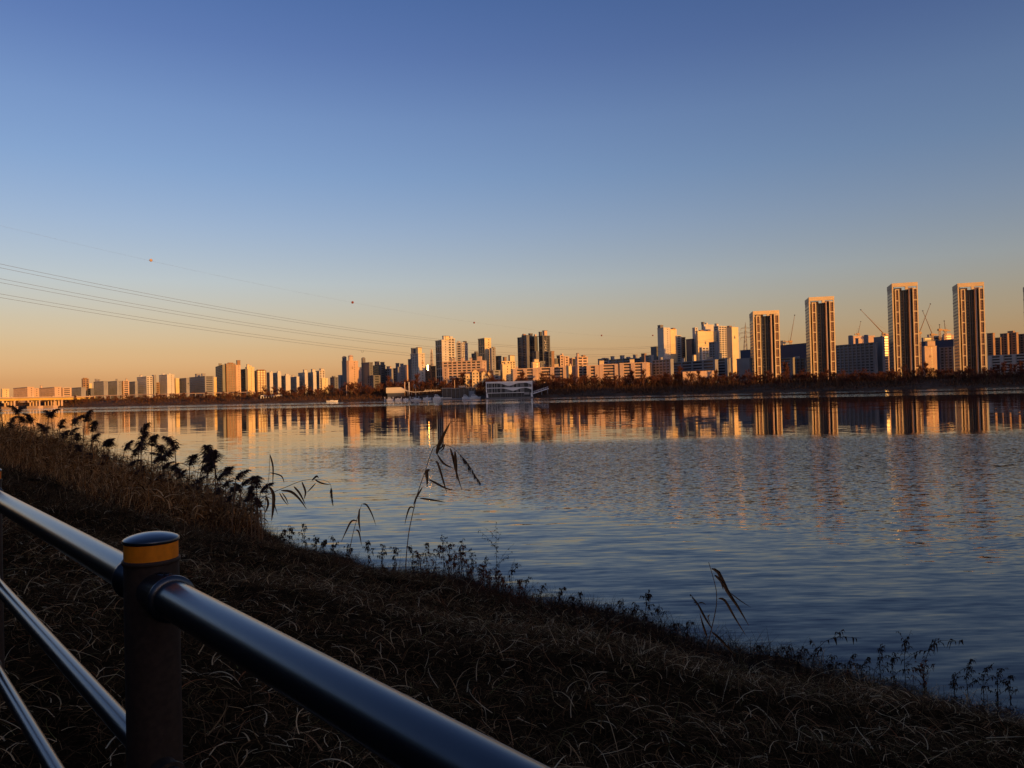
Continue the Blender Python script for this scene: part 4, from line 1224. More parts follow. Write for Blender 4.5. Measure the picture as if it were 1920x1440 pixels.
# ------------------------------------------------------------------ pylon, power lines with marker balls, cranes
def lattice(mb, base, top, w0, w1, n, r):
    prev = None
    for i in range(n + 1):
        t = i / n
        c = base.lerp(top, t); w = (w0 + (w1 - w0) * t) / 2
        ring = [c + Vector((sx * w, sy * w, 0)) for sx, sy in ((-1, -1), (1, -1), (1, 1), (-1, 1))]
        if prev:
            for k in range(4):
                mb.tube([prev[k], ring[(k + 1) % 4]], r * .6, 3, cap=False)
                mb.tube([prev[(k + 1) % 4], ring[k]], r * .6, 3, cap=False)
        prev = ring
PY = 1080
pb = at(1398, 712, PY); pt = at(1397.5, 604, PY)
pyl = empty('lattice_pylon', (pb.x, PY, GROUND), 'lattice power pylon with three pairs of arms left of the first frame tower', 'pylon')
base_ = Vector((pb.x, PY, GROUND)); top_ = Vector((pt.x, PY, pt.z))
zt = top_.z
for sx, sy in ((-1, -1), (1, -1), (1, 1), (-1, 1)):
    l = MB(); l.tube([base_ + Vector((sx * 4.6, sy * 4.6, 0)), base_.lerp(top_, .72) + Vector((sx * 1.4, sy * 1.4, 0)), top_], [.36, .3, .16], 4); l.build('leg', M['steel'], pyl)
lt = MB(); lattice(lt, base_, base_.lerp(top_, .95), 9.2, .9, 13, .3); tag(lt.build('bracing', M['steel'], pyl), kind='stuff')
ARM = []
for y, hw in ((615.5, 5.0), (624.5, 6.6), (633, 5.4)):
    z = at(1397, y, PY).z
    a = MB()
    hwm = hw * 1.25
    a.tube([(pt.x - hwm, PY, z), (pt.x + hwm, PY, z)], .26, 4)
    a.tube([(pt.x - hwm, PY, z), (pt.x, PY, z + 2.2), (pt.x + hwm, PY, z)], .2, 4)
    a.build('cross_arm', M['steel'], pyl)
    for s in (-1, 1):
        i_ = MB(); i_.tube([(pt.x + s * hwm, PY, z), (pt.x + s * (hwm + .8), PY, z - 3.4)], .25, 5); i_.build('insulator', M['brown'], pyl)
    ARM.append((pt.x, z - 3.4, hwm))

def wire(label, pts, plan0, plan1, r, group):
    """conductor through pixel points; plan line plan0 -> plan1 on the ground gives the distance"""
    d = plan1 - plan0
    S = []; Z = []
    for x, y in pts:
        k = slope(x, y)
        t = (k * plan0.y - plan0.x) / (d.x - k * d.y)
        Yv = plan0.y + d.y * t
        S.append(t); Z.append(at(x, y, Yv).z)
    co = np.polyfit(S, Z, 2)
    line = []
    for t in np.linspace(-.05, 1.0, 90):
        line.append((plan0.x + d.x * t, plan0.y + d.y * t, float(np.polyval(co, t))))
    m = MB(); m.tube(line, r, 4)
    o = m.build('power_line', M['wire'])
    tag(o, label, 'power line', group)
    return co, d
px0 = at(-330, 500, 330); px0 = Vector((px0.x, px0.y)); pend = Vector((pt.x - 6, PY))
G = 'overhead power lines over the river'
lines = [
    ('upper strand of the highest twin power line', [(0, 497), (400, 570), (815, 637), (1388, 627)], 0, .07),
    ('lower strand of the highest twin power line', [(0, 503.5), (400, 576), (815, 640), (1388, 629)], 0, .07),
    ('upper strand of the middle twin power line', [(0, 523), (400, 594), (770, 647), (1388, 636)], 4, .07),
    ('lower strand of the middle twin power line', [(0, 530), (400, 600), (770, 651), (1388, 638)], 4, .07),
    ('upper strand of the lowest twin power line', [(0, 552), (400, 614), (765, 663), (1388, 645)], 8, .07),
    ('lower strand of the lowest twin power line', [(0, 559), (400, 619), (765, 667.5), (1388, 648)], 8, .07),
]
for lb, pts, off, r in lines:
    pts2 = pts[:3]
    # let the far end run on behind the skyline towards the pylon
    wire(lb, pts2 + [(1100, pts[2][1] + (1100 - pts[2][0]) * .055)], px0 + Vector((0, off)), pend, r, G)
sh = [(0, 424), (283, 488), (661, 567), (889, 605), (1128, 629)]
wire('thin single shield wire carrying marker balls, highest over the river', sh, px0 + Vector((0, 4)), pend, .022, None)
dd = pend - (px0 + Vector((0, 4))); p0_ = px0 + Vector((0, 4))
for lb, x, y, dpx, m in (('pale marker ball nearest the left edge on the shield wire', 283, 488, 5.6, 'pink'),
                         ('dark red marker ball on the shield wire left of the towers', 661, 567, 4.8, 'red'),
                         ('small marker ball above the square yellow topped tower', 889, 605, 3.4, 'red'),
                         ('tiny dark marker ball over the middle of the skyline', 1128, 629, 3.0, 'red'),
                         ('tiny marker ball left of the tall lit tower group', 1224, 629, 2.8, 'red')):
    k = slope(x, y); t = (k * p0_.y - p0_.x) / (dd.x - k * dd.y); Yv = p0_.y + dd.y * t
    c = at(x, y, Yv); r = dpx / FPX * Yv / 2
    root = empty('marker_ball', c, lb, 'marker ball', 'marker balls on the shield wire')
    b = MB(); b.lathe((c.x, c.y, c.z), [(r * math.sin(q), -r * math.cos(q)) for q in np.linspace(.05, math.pi - .05, 9)], 14); b.build('shell', M[m], root, smooth=True)
    b = MB(); b.lathe((c.x, c.y, c.z - .04 * r), [(r * 1.03, 0), (r * 1.03, .1 * r)], 14); b.build('seam', M['wire'], root)
    b = MB(); b.tube([(c.x - d_ * dd.normalized().x * r * 1.2, c.y - d_ * dd.normalized().y * r * 1.2, c.z) for d_ in (-1, 1)], r * .12, 6); b.build('clamp', M['steel'], root)
spc = empty('line_spacer', at(679.5, 656.5, 690), 'round damper loop hanging on the lowest power line', 'line spacer')
c = at(679.5, 658, 690); sp_m = MB()
sp_m.tube([(c.x + 1.0 * math.cos(q), c.y, c.z + 1.3 * math.sin(q)) for q in np.linspace(math.pi * .9, math.pi * 2.1, 12)], .13, 4)
sp_m.build('loop', M['wire'], spc)

def crane(label, xb, yb, xj, yj, xt, yt, Y, mast=True, counter=(0, 0)):
    """luffing crane: mast from the roofs up to the jib foot (xj,yj), jib tip (xt,yt)"""
    j = at(xj, yj, Y); t = at(xt, yt, Y); b = at(xb, yb, Y)
    root = empty('tower_crane', (b.x, Y, GROUND), label, 'crane', 'construction cranes behind the right bank')
    m = MB(); B0 = Vector((j.x, Y, GROUND)); lattice(m, B0, Vector((j.x, Y, j.z)), 2.4, 2.0, 16, .2)
    for sx, sy in ((-1, -1), (1, -1), (1, 1), (-1, 1)):
        m.tube([B0 + Vector((sx, sy, 0)), Vector((j.x + sx, Y + sy, j.z))], .17, 3)
    m.build('mast', M['crane'], root)
    g = MB(); dv = (t - j)
    for sx in (-.5, .5):
        g.tube([j + Vector((0, sx, .5)), t + Vector((0, sx * .4, 0))], [.26, .16], 4)
    g.tube([j + Vector((0, 0, -.6)), t], [.26, .16], 4)
    g.build('jib', M['crane'], root)
    c = MB(); cx = -1 if dv.x > 0 else 1
    c.box(j.x - 2.2, j.x + 2.2, Y - 1.6, Y + 1.6, j.z - 1.5, j.z + 1.0); c.build('cab', M['crane'], root)
    k = MB(); k.box(min(j.x, j.x + cx * 6), max(j.x, j.x + cx * 6), Y - 1, Y + 1, j.z - 1.3, j.z + .2); k.build('counter_jib', M['crane'], root)
    a = MB(); a.tube([j + Vector((cx * 1.5, 0, .8)), j + Vector((cx * 2.5, 0, 5.0)), j + dv * .7], .1, 3); a.build('stay', M['wire'], root)
    h = MB(); h.lathe((t.x, t.y, t.z - .6), [(.1, 0), (.9, .4), (.9, 1.0), (.1, 1.4)], 8); h.build('jib_head', M['dark'], root)
crane('slender steep crane between the first and second frame towers', 1480, 650, 1482, 640, 1490, 591, 980)
crane('crane with long jib reaching left, beside the third frame tower', 1661, 640, 1657, 626, 1614, 581, 960)
crane('faint distant crane above the cylinder-roofed slab', 1608, 640, 1609, 626, 1614, 603, 1250)
crane('crane with jib leaning right, left one of the crossed pair', 1723, 640, 1724, 624, 1744.5, 570, 950)
crane('crane with jib leaning left, right one of the crossed pair', 1749, 640, 1748, 627, 1730, 583, 955)
crane('short dark crane left of the fourth frame tower', 1762, 640, 1762, 618, 1761.5, 609, 960)
crane('short upright crane close left of the fourth frame tower', 1772, 640, 1772.5, 619, 1770.5, 602, 970)

# ------------------------------------------------------------------ bare trees and scrub on the far bank
def bare_tree_mesh(seed, Ht, spread, poplar=False):
    r = random.Random(seed)
    tr = MB(); cr = MB()
    top = Ht * .55
    tr.tube([(0, 0, -.5), (r.uniform(-.1, .1), 0, Ht * .3), (r.uniform(-.3, .3), r.uniform(-.3, .3), top), (0, 0, Ht * .8)], [.22, .18, .12, .05], 5)
    def ribbon(p, q, w):
        d = (q - p)
        s = d.cross(Vector((r.uniform(-1, 1), r.uniform(-1, 1), r.uniform(-1, 1))))
        if s.length < 1e-5: return
        s.normalize(); s *= w / 2
        cr.add([p - s, p + s, q + s * .3, q - s * .3], [(0, 1, 2, 3)])
    nb_ = 20 if not poplar else 26
    for i in range(nb_):
        z = Ht * r.uniform(.18, .8)
        az = r.uniform(0, 6.283)
        el = r.uniform(.5, 1.1) if not poplar else r.uniform(1.05, 1.35)
        ln = spread * (1.1 - z / Ht) * r.uniform(.7, 1.2) + Ht * .12
        p = Vector((0, 0, z)); dv = Vector((math.cos(az) * math.cos(el), math.sin(az) * math.cos(el), math.sin(el)))
        q = p + dv * ln
        ribbon(p, q, .26)
        for k in range(9):
            t = r.uniform(.3, 1)
            a = p.lerp(q, t)
            d2 = (dv + Vector((r.uniform(-.8, .8), r.uniform(-.8, .8), r.uniform(-.2, .8)))).normalized()
            b = a + d2 * ln * r.uniform(.25, .5)
            ribbon(a, b, .22)
            for _ in range(4):
                c = a.lerp(b, r.uniform(.3, 1))
                d3 = (d2 + Vector((r.uniform(-.8, .8), r.uniform(-.8, .8), r.uniform(-.3, .7)))).normalized()
                ribbon(c, c + d3 * ln * r.uniform(.15, .35), .20)
    return tr, cr
protos = []
for sd, (h, sp, pop) in enumerate(((9, 3.2, 0), (10.5, 3.6, 0), (8, 3.4, 0), (11, 3.0, 0), (13, 2.4, 1), (7, 3.6, 0))):
    tr, cr = bare_tree_mesh(sd + 3, h, sp, pop)
    protos.append((tr, cr))
TREE_ZONES = [(175, 'bare tree beside the yellow girdered bridge', 'bare trees by the bridge'), (330, 'bare reddish tree below the yellow ended slabs right of the bridge', 'bare trees below the yellow ended slabs'),
              (500, 'bare reddish tree below the brown tower pair', 'bare trees below the brown towers'), (640, 'bare reddish tree below the seven alternating slabs', 'bare trees below the seven slabs'),
              (730, 'bare brown tree below the domed towers', 'bare trees below the domed towers'), (905, 'bare brown tree in the belt behind the marina', 'bare trees behind the marina'),
              (1100, 'bare brown tree between the wave-fronted building and the gabled tower', 'bare trees right of the wave-fronted building'), (1230, 'bare brown tree below the orange banded slabs', 'bare trees below the banded slabs'),
              (1400, 'bare dark tree below the long grey banded slab', 'bare trees below the grey slabs'), (1570, 'bare dark tree below the first two frame-topped towers', 'bare trees below the first frame towers'),
              (1730, 'bare dark tree below the cylinder-roofed slab and third frame tower', 'bare trees below the third frame tower'), (9999, 'bare dark tree on the bank right of the third frame tower', 'bare trees at the right end of the far bank')]
proto_obj = []
for tr, cr in protos:
    root = empty('bare_tree', (0, 0, 0), 'x', 'tree', 'y')
    tr.build('trunk', M['bark'], root); cr.build('crown', M['twig'], root)
    proto_obj.append(root)
used = [False] * len(protos)
NT = 290
for i in range(NT):
    x = -40 + 2010 * (i + rnd.random()) / NT
    dY = rnd.choice((30, 44, 52, 60, 66, 70)) + rnd.uniform(-6, 6)
    if 715 < x < 905 and dY < 50: dY = 54 + rnd.uniform(0, 16)
    Y = shore(x) + dY
    k = rnd.randrange(len(protos))
    if x < 450 and rnd.random() < .6: k = rnd.choice((2, 5))
    o = proto_obj[k] if not used[k] else copy_tree(proto_obj[k])
    used[k] = True
    s = rnd.uniform(.75, 1.15) * (.8 if x < 480 else 1.1 if x < 640 else 1.4 if x < 1300 else 1.05)
    o.location = (slope(x, 740) * Y, Y, far_z(dY) - .2)
    o.rotation_euler = (0, 0, rnd.uniform(0, 6.28))
    o.scale = (s * 1.1, s * 1.1, s)
    _, o['label'], o['group'] = next(z for z in TREE_ZONES if x < z[0])
# two larger trees that stand out
for lb, x, dY, k, s in (('large rounded bare tree at the water left of the white arcade', 430, 16, 2, 1.15), ('tall lighter bare tree between first and second frame towers', 1474, 60, 4, 1.5),
                        ('rounded bare tree right of the white arcade', 478, 20, 5, 1.1)):
    o = copy_tree(proto_obj[k]); Y = shore(x) + dY
    o.location = (slope(x, 740) * Y, Y, far_z(dY) - .2); o.scale = (s, s, s)
    o['label'] = lb; del o['group']

def ribbons(name, base, az, L0, e0, e1, wid, var, segs, m, curl=None, parent=None):
    """many curved blades as one mesh"""
    N = len(base)
    t = np.linspace(0, 1, segs + 1)
    pos = np.zeros((N, segs + 1, 3))
    pos[:, 0] = base
    a = az.copy()
    for i in range(segs):
        tt = (i + .5) / segs
        e = e0 + (e1 - e0) * tt
        aa = a + (curl * tt if curl is not None else 0)
        st = np.stack([np.cos(e) * np.cos(aa), np.cos(e) * np.sin(aa), np.sin(e)], -1) * (L0 / segs)[:, None]
        pos[:, i + 1] = pos[:, i] + st
    side = np.stack([-np.sin(az), np.cos(az), nrg.uniform(-.6, .6, N)], -1)
    side /= np.linalg.norm(side, axis=1)[:, None]
    w = wid[:, None] * (1 - .85 * t[None, :] ** 1.5) * .5
    va = pos + side[:, None, :] * w[:, :, None]; vb = pos - side[:, None, :] * w[:, :, None]
    V = np.stack([va, vb], 2).reshape(-1, 3)
    k = (segs + 1) * 2
    b0 = (np.arange(N) * k)[:, None] + (np.arange(segs) * 2)[None, :]
    Q = np.stack([b0, b0 + 1, b0 + 3, b0 + 2], -1).reshape(-1, 4)
    me = bpy.data.meshes.new(name)
    me.vertices.add(len(V)); me.vertices.foreach_set('co', V.ravel())
    me.loops.add(Q.size); me.loops.foreach_set('vertex_index', Q.ravel().astype(np.int32))
    me.polygons.add(len(Q)); me.polygons.foreach_set('loop_start', (np.arange(len(Q)) * 4).astype(np.int32))
    at_ = me.attributes.new('var', 'FLOAT', 'POINT')
    at_.data.foreach_set('value', np.repeat(var, k).astype(np.float32))
    me.update(calc_edges=True)
    me.materials.append(m)
    o = bpy.data.objects.new(name, me)
    COL.objects.link(o)
    return o

scrub_m = blade_mat('bank_scrub', [(0, (.045, .028, .02)), (.5, (.10, .05, .03)), (1, (.15, .09, .05))])
N = 42000
xs_ = nrg.uniform(-60, 1990, N)
dys = nrg.choice([6, 12, 18, 24, 30, 36, 42, 48, 54, 58, 62, 66, 70], N) + nrg.uniform(-4, 4, N)
dys = np.where((xs_ > 715) & (xs_ < 1005) & (dys < 20), dys + 26, dys)
bs = np.zeros((N, 3))
for i in range(N):
    Y = shore(xs_[i]) + dys[i]
    bs[i] = (slope(xs_[i], 740) * Y, Y, far_z(dys[i]) - .1)
hz = np.where(dys < 24, 1.3, np.where(dys < 46, 2.6, 4.6)) * nrg.uniform(.5, 1.6, N) * np.interp(xs_, [400, 640, 750, 1250, 1400], [.75, 1.1, 1.45, 1.4, 1.0])
o = ribbons('far_scrub', bs, nrg.uniform(0, 6.28, N), hz, nrg.uniform(.7, 1.5, N), nrg.uniform(.3, 1.5, N), nrg.uniform(.25, .7, N), nrg.uniform(0, 1, N), 2, scrub_m)
tag(o, 'reddish brown scrub and undergrowth covering the far bank', 'scrub', kind='stuff')

# ------------------------------------------------------------------ railing on the near bank
def railing():
    Y0 = 2.0
    ax = at(285, 1102, Y0)                       # where the top rail meets the near post
    d = Vector((D2.x, D2.y, 0))
    rim = at(283, 1010, Y0).z
    z_top = ax.z
    Yb = Y0 * 581 / 296.0
    z_mid = at(0, 1103, Yb).z; z_low = at(0, 1276, Yb).z
    root = empty('railing', (ax.x, ax.y, 2.9), 'dark round-tube railing with amber banded post along the grassy bank', 'railing')
    R_P = .067; R_T = .0455; R_S = .030
    def cyl(a, b, r, n=28):
        m = MB(); m.tube([a, b], r, n); return m
    posts = [-3.0, 0.0, 2.98]
    for t in posts:
        c = Vector((ax.x, ax.y, 0)) + d * t
        p = MB()
        p.lathe((c.x, c.y, 0), [(R_P, 2.7), (R_P, rim - .062)], 40)
        po = p.build('post', M['post'], root, smooth=False)
        for pl in po.data.polygons: pl.use_smooth = len(pl.vertices) == 4
        m = MB(); m.lathe((c.x, c.y, rim), [(R_P * 1.035, -.062), (R_P * 1.06, -.059), (R_P * 1.06, -.053), (R_P * 1.03, -.050)], 40); m.build('collar', M['post'], po, smooth=True)
        m = MB(); m.lathe((c.x, c.y, rim), [(R_P * .985, -.050), (R_P * .985, -.006)], 40); bo = m.build('reflector_band', M['band'], po)
        for pl in bo.data.polygons: pl.use_smooth = len(pl.vertices) == 4
        m = MB(); m.lathe((c.x, c.y, rim), [(R_P * 1.0, -.008), (R_P * 1.03, -.005), (R_P * 1.03, .001), (R_P * .97, .0045), (R_P * .80, .0095), (R_P * .55, .014), (R_P * .28, .0168), (.001, .0176)], 40)
        m.build('cap', M['railing'], po, smooth=True)
        for s in (-1, 1):
            q = Vector((c.x, c.y, z_top))
            m = MB(); m.tube([q + d * s * .045, q + d * s * .150, q + d * s * .152, q + d * s * .158, q + d * s * .166, q + d * s * .168], [R_T * 1.14, R_T * 1.14, R_T * 1.26, R_T * 1.28, R_T * 1.26, R_T * 1.02], 32)
            so = m.build('socket', M['railing'], po)
            for pl in so.data.polygons: pl.use_smooth = len(pl.vertices) == 4
            for z in (z_mid, z_low):
                q = Vector((c.x, c.y, z))
                m = MB(); m.tube([q + d * s * .05, q + d * s * .115, q + d * s * .116, q + d * s * .124, q + d * s * .125], [R_S * 1.12, R_S * 1.12, R_S * 1.35, R_S * 1.35, R_S * 1.03], 20)
                m.build('socket', M['steelring'] if t > 1 else M['post'], po)
    for z, r, nm in ((z_top, R_T, 'top_rail'), (z_mid, R_S, 'middle_rail'), (z_low, R_S, 'lower_rail')):
        for a, b in ((-3.0, 0.0), (0.0, 2.98), (2.98, 5.9)):
            q = Vector((ax.x, ax.y, z))
            m = MB(); m.tube([q + d * (a + .05), q + d * (b - .05)], r, 48)
            o = m.build(nm, M['railing'], root)
            for pl in o.data.polygons: pl.use_smooth = len(pl.vertices) == 4
    # torn bit of tape left on the near post
    tp = MB()
    c = at(303, 1077, Y0 - .075)
    for i in range(5):
        p = c + Vector((-.012 + i * .006, -.004, rnd.uniform(-.003, .003)))
        tp.strip([p, p + Vector((.006, -.004, .004)), p + Vector((.013, -.002, rnd.uniform(-.006, .006)))], [.008, .006, .002], (0, .3, 1))
    tp.build('torn_tape', M['railing'], root)
railing()

# ------------------------------------------------------------------ dry grass, straw and reeds
# unseen evergreens added behind the viewer, to block low sky and darken the foreground
N = 8000
u = nrg.uniform(-26, -9, N); s = nrg.uniform(-70, 70, N)
k = np.arange(N) < 3500
u = np.where(k, nrg.uniform(-10, 7, N), u); s = np.where(k, nrg.uniform(-46, -16, N), s)
bx, by = us_to_xy(u, s)
hz0 = np.where(u < -10, 6.5, 2.7) + nrg.uniform(-.3, 3.2, N)
o = ribbons('sky_block_wood', np.stack([bx, by, hz0], -1), nrg.uniform(0, 6.28, N), nrg.uniform(2, 4.5, N), nrg.uniform(.6, 1.5, N), nrg.uniform(-.3, 1.2, N), nrg.uniform(.3, .9, N), nrg.random(N), 3,
            blade_mat('evergreen', [(0, (.02, .03, .014)), (1, (.05, .06, .03))]))
tag(o, 'unseen evergreen belt added behind the viewer to block low sky', 'trees', kind='stuff')
straw_m = blade_mat('matted_straw', [(0, (.030, .0155, .007)), (.42, (.095, .048, .020)), (.66, (.21, .11, .046)), (.74, (.12, .10, .032)), (.80, (.26, .085, .032)), (.90, (.48, .28, .12)), (1, (.64, .42, .21))])
def place(u, s, dz):
    x, y = us_to_xy(u, s)
    return np.stack([x, y, zg(u, s) + dz], -1)
def straw(N, s0, s1, u0, u1, lmin, lmax, wmin, wmax, segs, seed):
    u = nrg.uniform(u0, u1, N); s = nrg.uniform(s0, s1, N)
    cl = np.sin(u * 1.7 + s * .9) * np.sin(u * .8 - s * 1.9 + 1)          # patches of greener or redder straw
    var = np.clip(nrg.beta(1.1, 2.6, N) * .9 + (nrg.random(N) < .08) * .6 + cl * .12, 0, 1)
    return dict(base=place(u, s, nrg.uniform(-.01, .10, N)), az=nrg.normal(2.2, 1.3, N) + cl, L0=nrg.uniform(lmin, lmax, N),
                e0=nrg.uniform(.1, .9, N), e1=nrg.uniform(-1.2, .15, N), wid=nrg.uniform(wmin, wmax, N), var=var, segs=segs, curl=nrg.normal(0, 1.5, N))
def cat(parts):
    return {k: (np.concatenate([p[k] for p in parts]) if k != 'segs' else parts[0]['segs']) for k in parts[0]}
pr = cat([straw(80000, -2.5, 9, .4, 12.3, .10, .34, .003, .006, 4, 1), straw(52000, 9, 24, .2, 12.3, .16, .45, .005, .010, 4, 2), straw(26000, 24, 60, 0, 12.3, .3, .7, .012, .022, 4, 3)])
o = ribbons('matted_grass', pr['base'], pr['az'], pr['L0'], pr['e0'], pr['e1'], pr['wid'], pr['var'], pr['segs'], straw_m, pr['curl'])
tag(o, 'dark matted dry grass covering the near bank', 'grass', kind='stuff')

# curled pale stalks lying on top of the mat
N = 6500
u = nrg.uniform(.5, 12, N); s = nrg.uniform(-2.5, 14, N)
o = ribbons('curled_straw', place(u, s, nrg.uniform(.06, .13, N)), nrg.uniform(0, 6.28, N), nrg.uniform(.12, .42, N), nrg.uniform(0, .9, N), nrg.uniform(-.9, .3, N), nrg.uniform(.004, .0085, N), np.clip(nrg.normal(.88, .12, N), .4, 1), 8, straw_m, nrg.normal(0, 2.6, N))
tag(o, 'pale curled straw lying on the dark matted grass', 'grass', kind='stuff')

# long pale stalks bent over, mostly near the brink
N = 2600
u = np.clip(nrg.normal(8.3, 2.6, N), 1.2, 12.2); s = nrg.uniform(-2.5, 24, N)
var = np.clip(nrg.normal(.72, .22, N), .2, 1)
o = ribbons('bent_stalks', place(u, s, 0), nrg.uniform(0, 6.28, N), nrg.uniform(.3, .95, N), nrg.uniform(.7, 1.5, N), nrg.uniform(-2.2, -.1, N), nrg.uniform(.004, .008, N), var, 7, straw_m, nrg.normal(0, .8, N))
tag(o, 'pale bent straw stalks arching over the near bank', 'grass', kind='stuff')

# brow of the bank: shaggy tufts that hide the water line
N = 30000
s = nrg.uniform(-3, 30, N); u = nrg.normal(10.9, .8, N) + np.interp(s, [6, 13, 22, 30], [0, -.3, -1.8, -1.5])
hump = .5 + .5 * np.sin(s * .8 + 1.) * np.sin(s * .33)
var = np.clip(nrg.beta(1.6, 2.4, N), 0, .9)
o = ribbons('brow_tufts', place(u, s, -.05), nrg.uniform(0, 6.28, N), nrg.uniform(.2, .62, N) * (.55 + .8 * hump), nrg.uniform(.8, 1.5, N), nrg.uniform(-1.0, .9, N), nrg.uniform(.005, .012, N), var, 4,
             blade_mat('brow_straw', [(0, (.018, .012, .009)), (.4, (.045, .026, .017)), (.7, (.085, .042, .024)), (1, (.16, .10, .06))]), nrg.normal(0, .8, N))
tag(o, 'shaggy dry tufts along the brow of the near bank', 'grass', kind='stuff')

# tangled reddish thicket on the brow below the tall broken reed
N = 15000
s = np.concatenate([nrg.normal(13.5, 3.2, N // 2), nrg.uniform(0, 24, N - N // 2)]); u = nrg.normal(10.8, .7, N) + np.interp(s, [6, 13, 22, 30], [0, -.3, -1.8, -1.5])
mound = np.exp(-((s - 13.0) / 3.6) ** 2)
o = ribbons('brow_thicket', place(u, s, -.05), nrg.uniform(0, 6.28, N), nrg.uniform(.15, .5, N) * (.5 + 1.0 * mound), nrg.uniform(.4, 1.5, N), nrg.uniform(-1.2, 1.4, N), nrg.uniform(.006, .013, N), np.clip(nrg.beta(1.6, 2.0, N), 0, 1), 5,
             blade_mat('thicket_twigs', [(0, (.022, .011, .007)), (.5, (.085, .030, .014)), (.85, (.15, .055, .025)), (1, (.24, .13, .07))]), nrg.normal(0, 1.6, N))
tag(o, 'tangled reddish brown thicket along the brow of the near bank', 'thicket', kind='stuff')

# reed bed on the left
reed_m = blade_mat('reed_bed', [(0, (.05, .022, .009)), (.25, (.22, .088, .028)), (.6, (.46, .19, .055)), (1, (.72, .42, .18))])
N = 30000
s = 21.5 + 66 * nrg.random(N) ** 1.35; u = 12.2 - 6.8 * nrg.random(N) ** 1.35
x_, y_ = us_to_xy(u, s)
prof = np.interp(s, [21.5, 24, 27, 32, 45, 60, 90], [.6, 1.5, 2.1, 2.5, 3.0, 3.7, 3.9]) * np.interp(u, [5.4, 7.5, 9.5, 12.2], [.35, .7, 1.0, .95])
kk = x_ / y_
prof = prof * np.interp(kk, [-.60, -.375, -.335, -.315], [1.0, 1.0, .55, .12]) * np.where(kk > -.31, .0, 1.0)
clump = .72 + .28 * np.sin(s * 1.1 + u * 2.3) * np.sin(s * .47 - u * 1.3 + 1) + .2 * np.sin(s * 3.1) * np.sin(u * 3.7)
L = np.maximum(prof * clump * nrg.uniform(.35, 1.1, N), .02)
o = ribbons('reed_bed', place(u, s, -.05), nrg.uniform(0, 6.28, N), L, nrg.uniform(1.0, 1.57, N), nrg.uniform(-.6, 1.5, N), nrg.uniform(.011, .030, N) * (1 + s / 60), np.clip(nrg.beta(1.5, 1.8, N), 0, 1), 4, reed_m, nrg.normal(0, .5, N))
tag(o, 'orange brown dry reed leaves massed on the left bank', 'reeds', kind='stuff')
N = 8500
s = 22 + 60 * nrg.random(N) ** 1.4; u = 12.3 - 5.5 * nrg.random(N) ** 1.2
x_, y_ = us_to_xy(u, s); kk = x_ / y_
ok = kk < -.335
s, u = s[ok], u[ok]; N = len(s)
hh = np.interp(s, [22, 27, 32, 45, 60, 90], [.9, 1.35, 1.65, 2.0, 2.5, 2.7]) * np.interp(u, [5.4, 7.5, 9.5, 12.2], [.35, .7, 1.0, 1.0])
o = ribbons('reed_leaves', place(u, s, hh * nrg.uniform(.25, 1.0, N)), nrg.uniform(0, 6.28, N), nrg.uniform(.25, .6, N) * (1 + s / 90), nrg.uniform(.2, 1.3, N), nrg.uniform(-1.5, -.2, N), nrg.uniform(.018, .04, N) * (1 + s / 80), np.clip(nrg.beta(1.2, 1.8, N), 0, 1), 4, reed_m, nrg.normal(0, .6, N))
tag(o, 'drooping dry leaves among the reeds on the left bank', 'reeds', kind='stuff')
N = 16000
s = 14 + 70 * nrg.random(N) ** 1.2; u = nrg.uniform(2.5, 9.5, N)
L = np.interp(s, [14, 22, 40, 90], [.3, .55, .9, 1.3]) * nrg.uniform(.5, 1.2, N)
o = ribbons('dry_grass_slope', place(u, s, -.03), nrg.uniform(0, 6.28, N), L, nrg.uniform(.9, 1.5, N), nrg.uniform(-.9, .9, N), nrg.uniform(.007, .016, N) * (1 + s / 60), np.clip(nrg.beta(1.4, 2.2, N), 0, 1), 4,
             blade_mat('slope_grass', [(0, (.018, .014, .010)), (.4, (.07, .040, .018)), (.8, (.16, .09, .04)), (1, (.36, .23, .11))]), nrg.normal(0, .8, N))
tag(o, 'dark dry grass on the slope in front of the reeds', 'grass', kind='stuff')

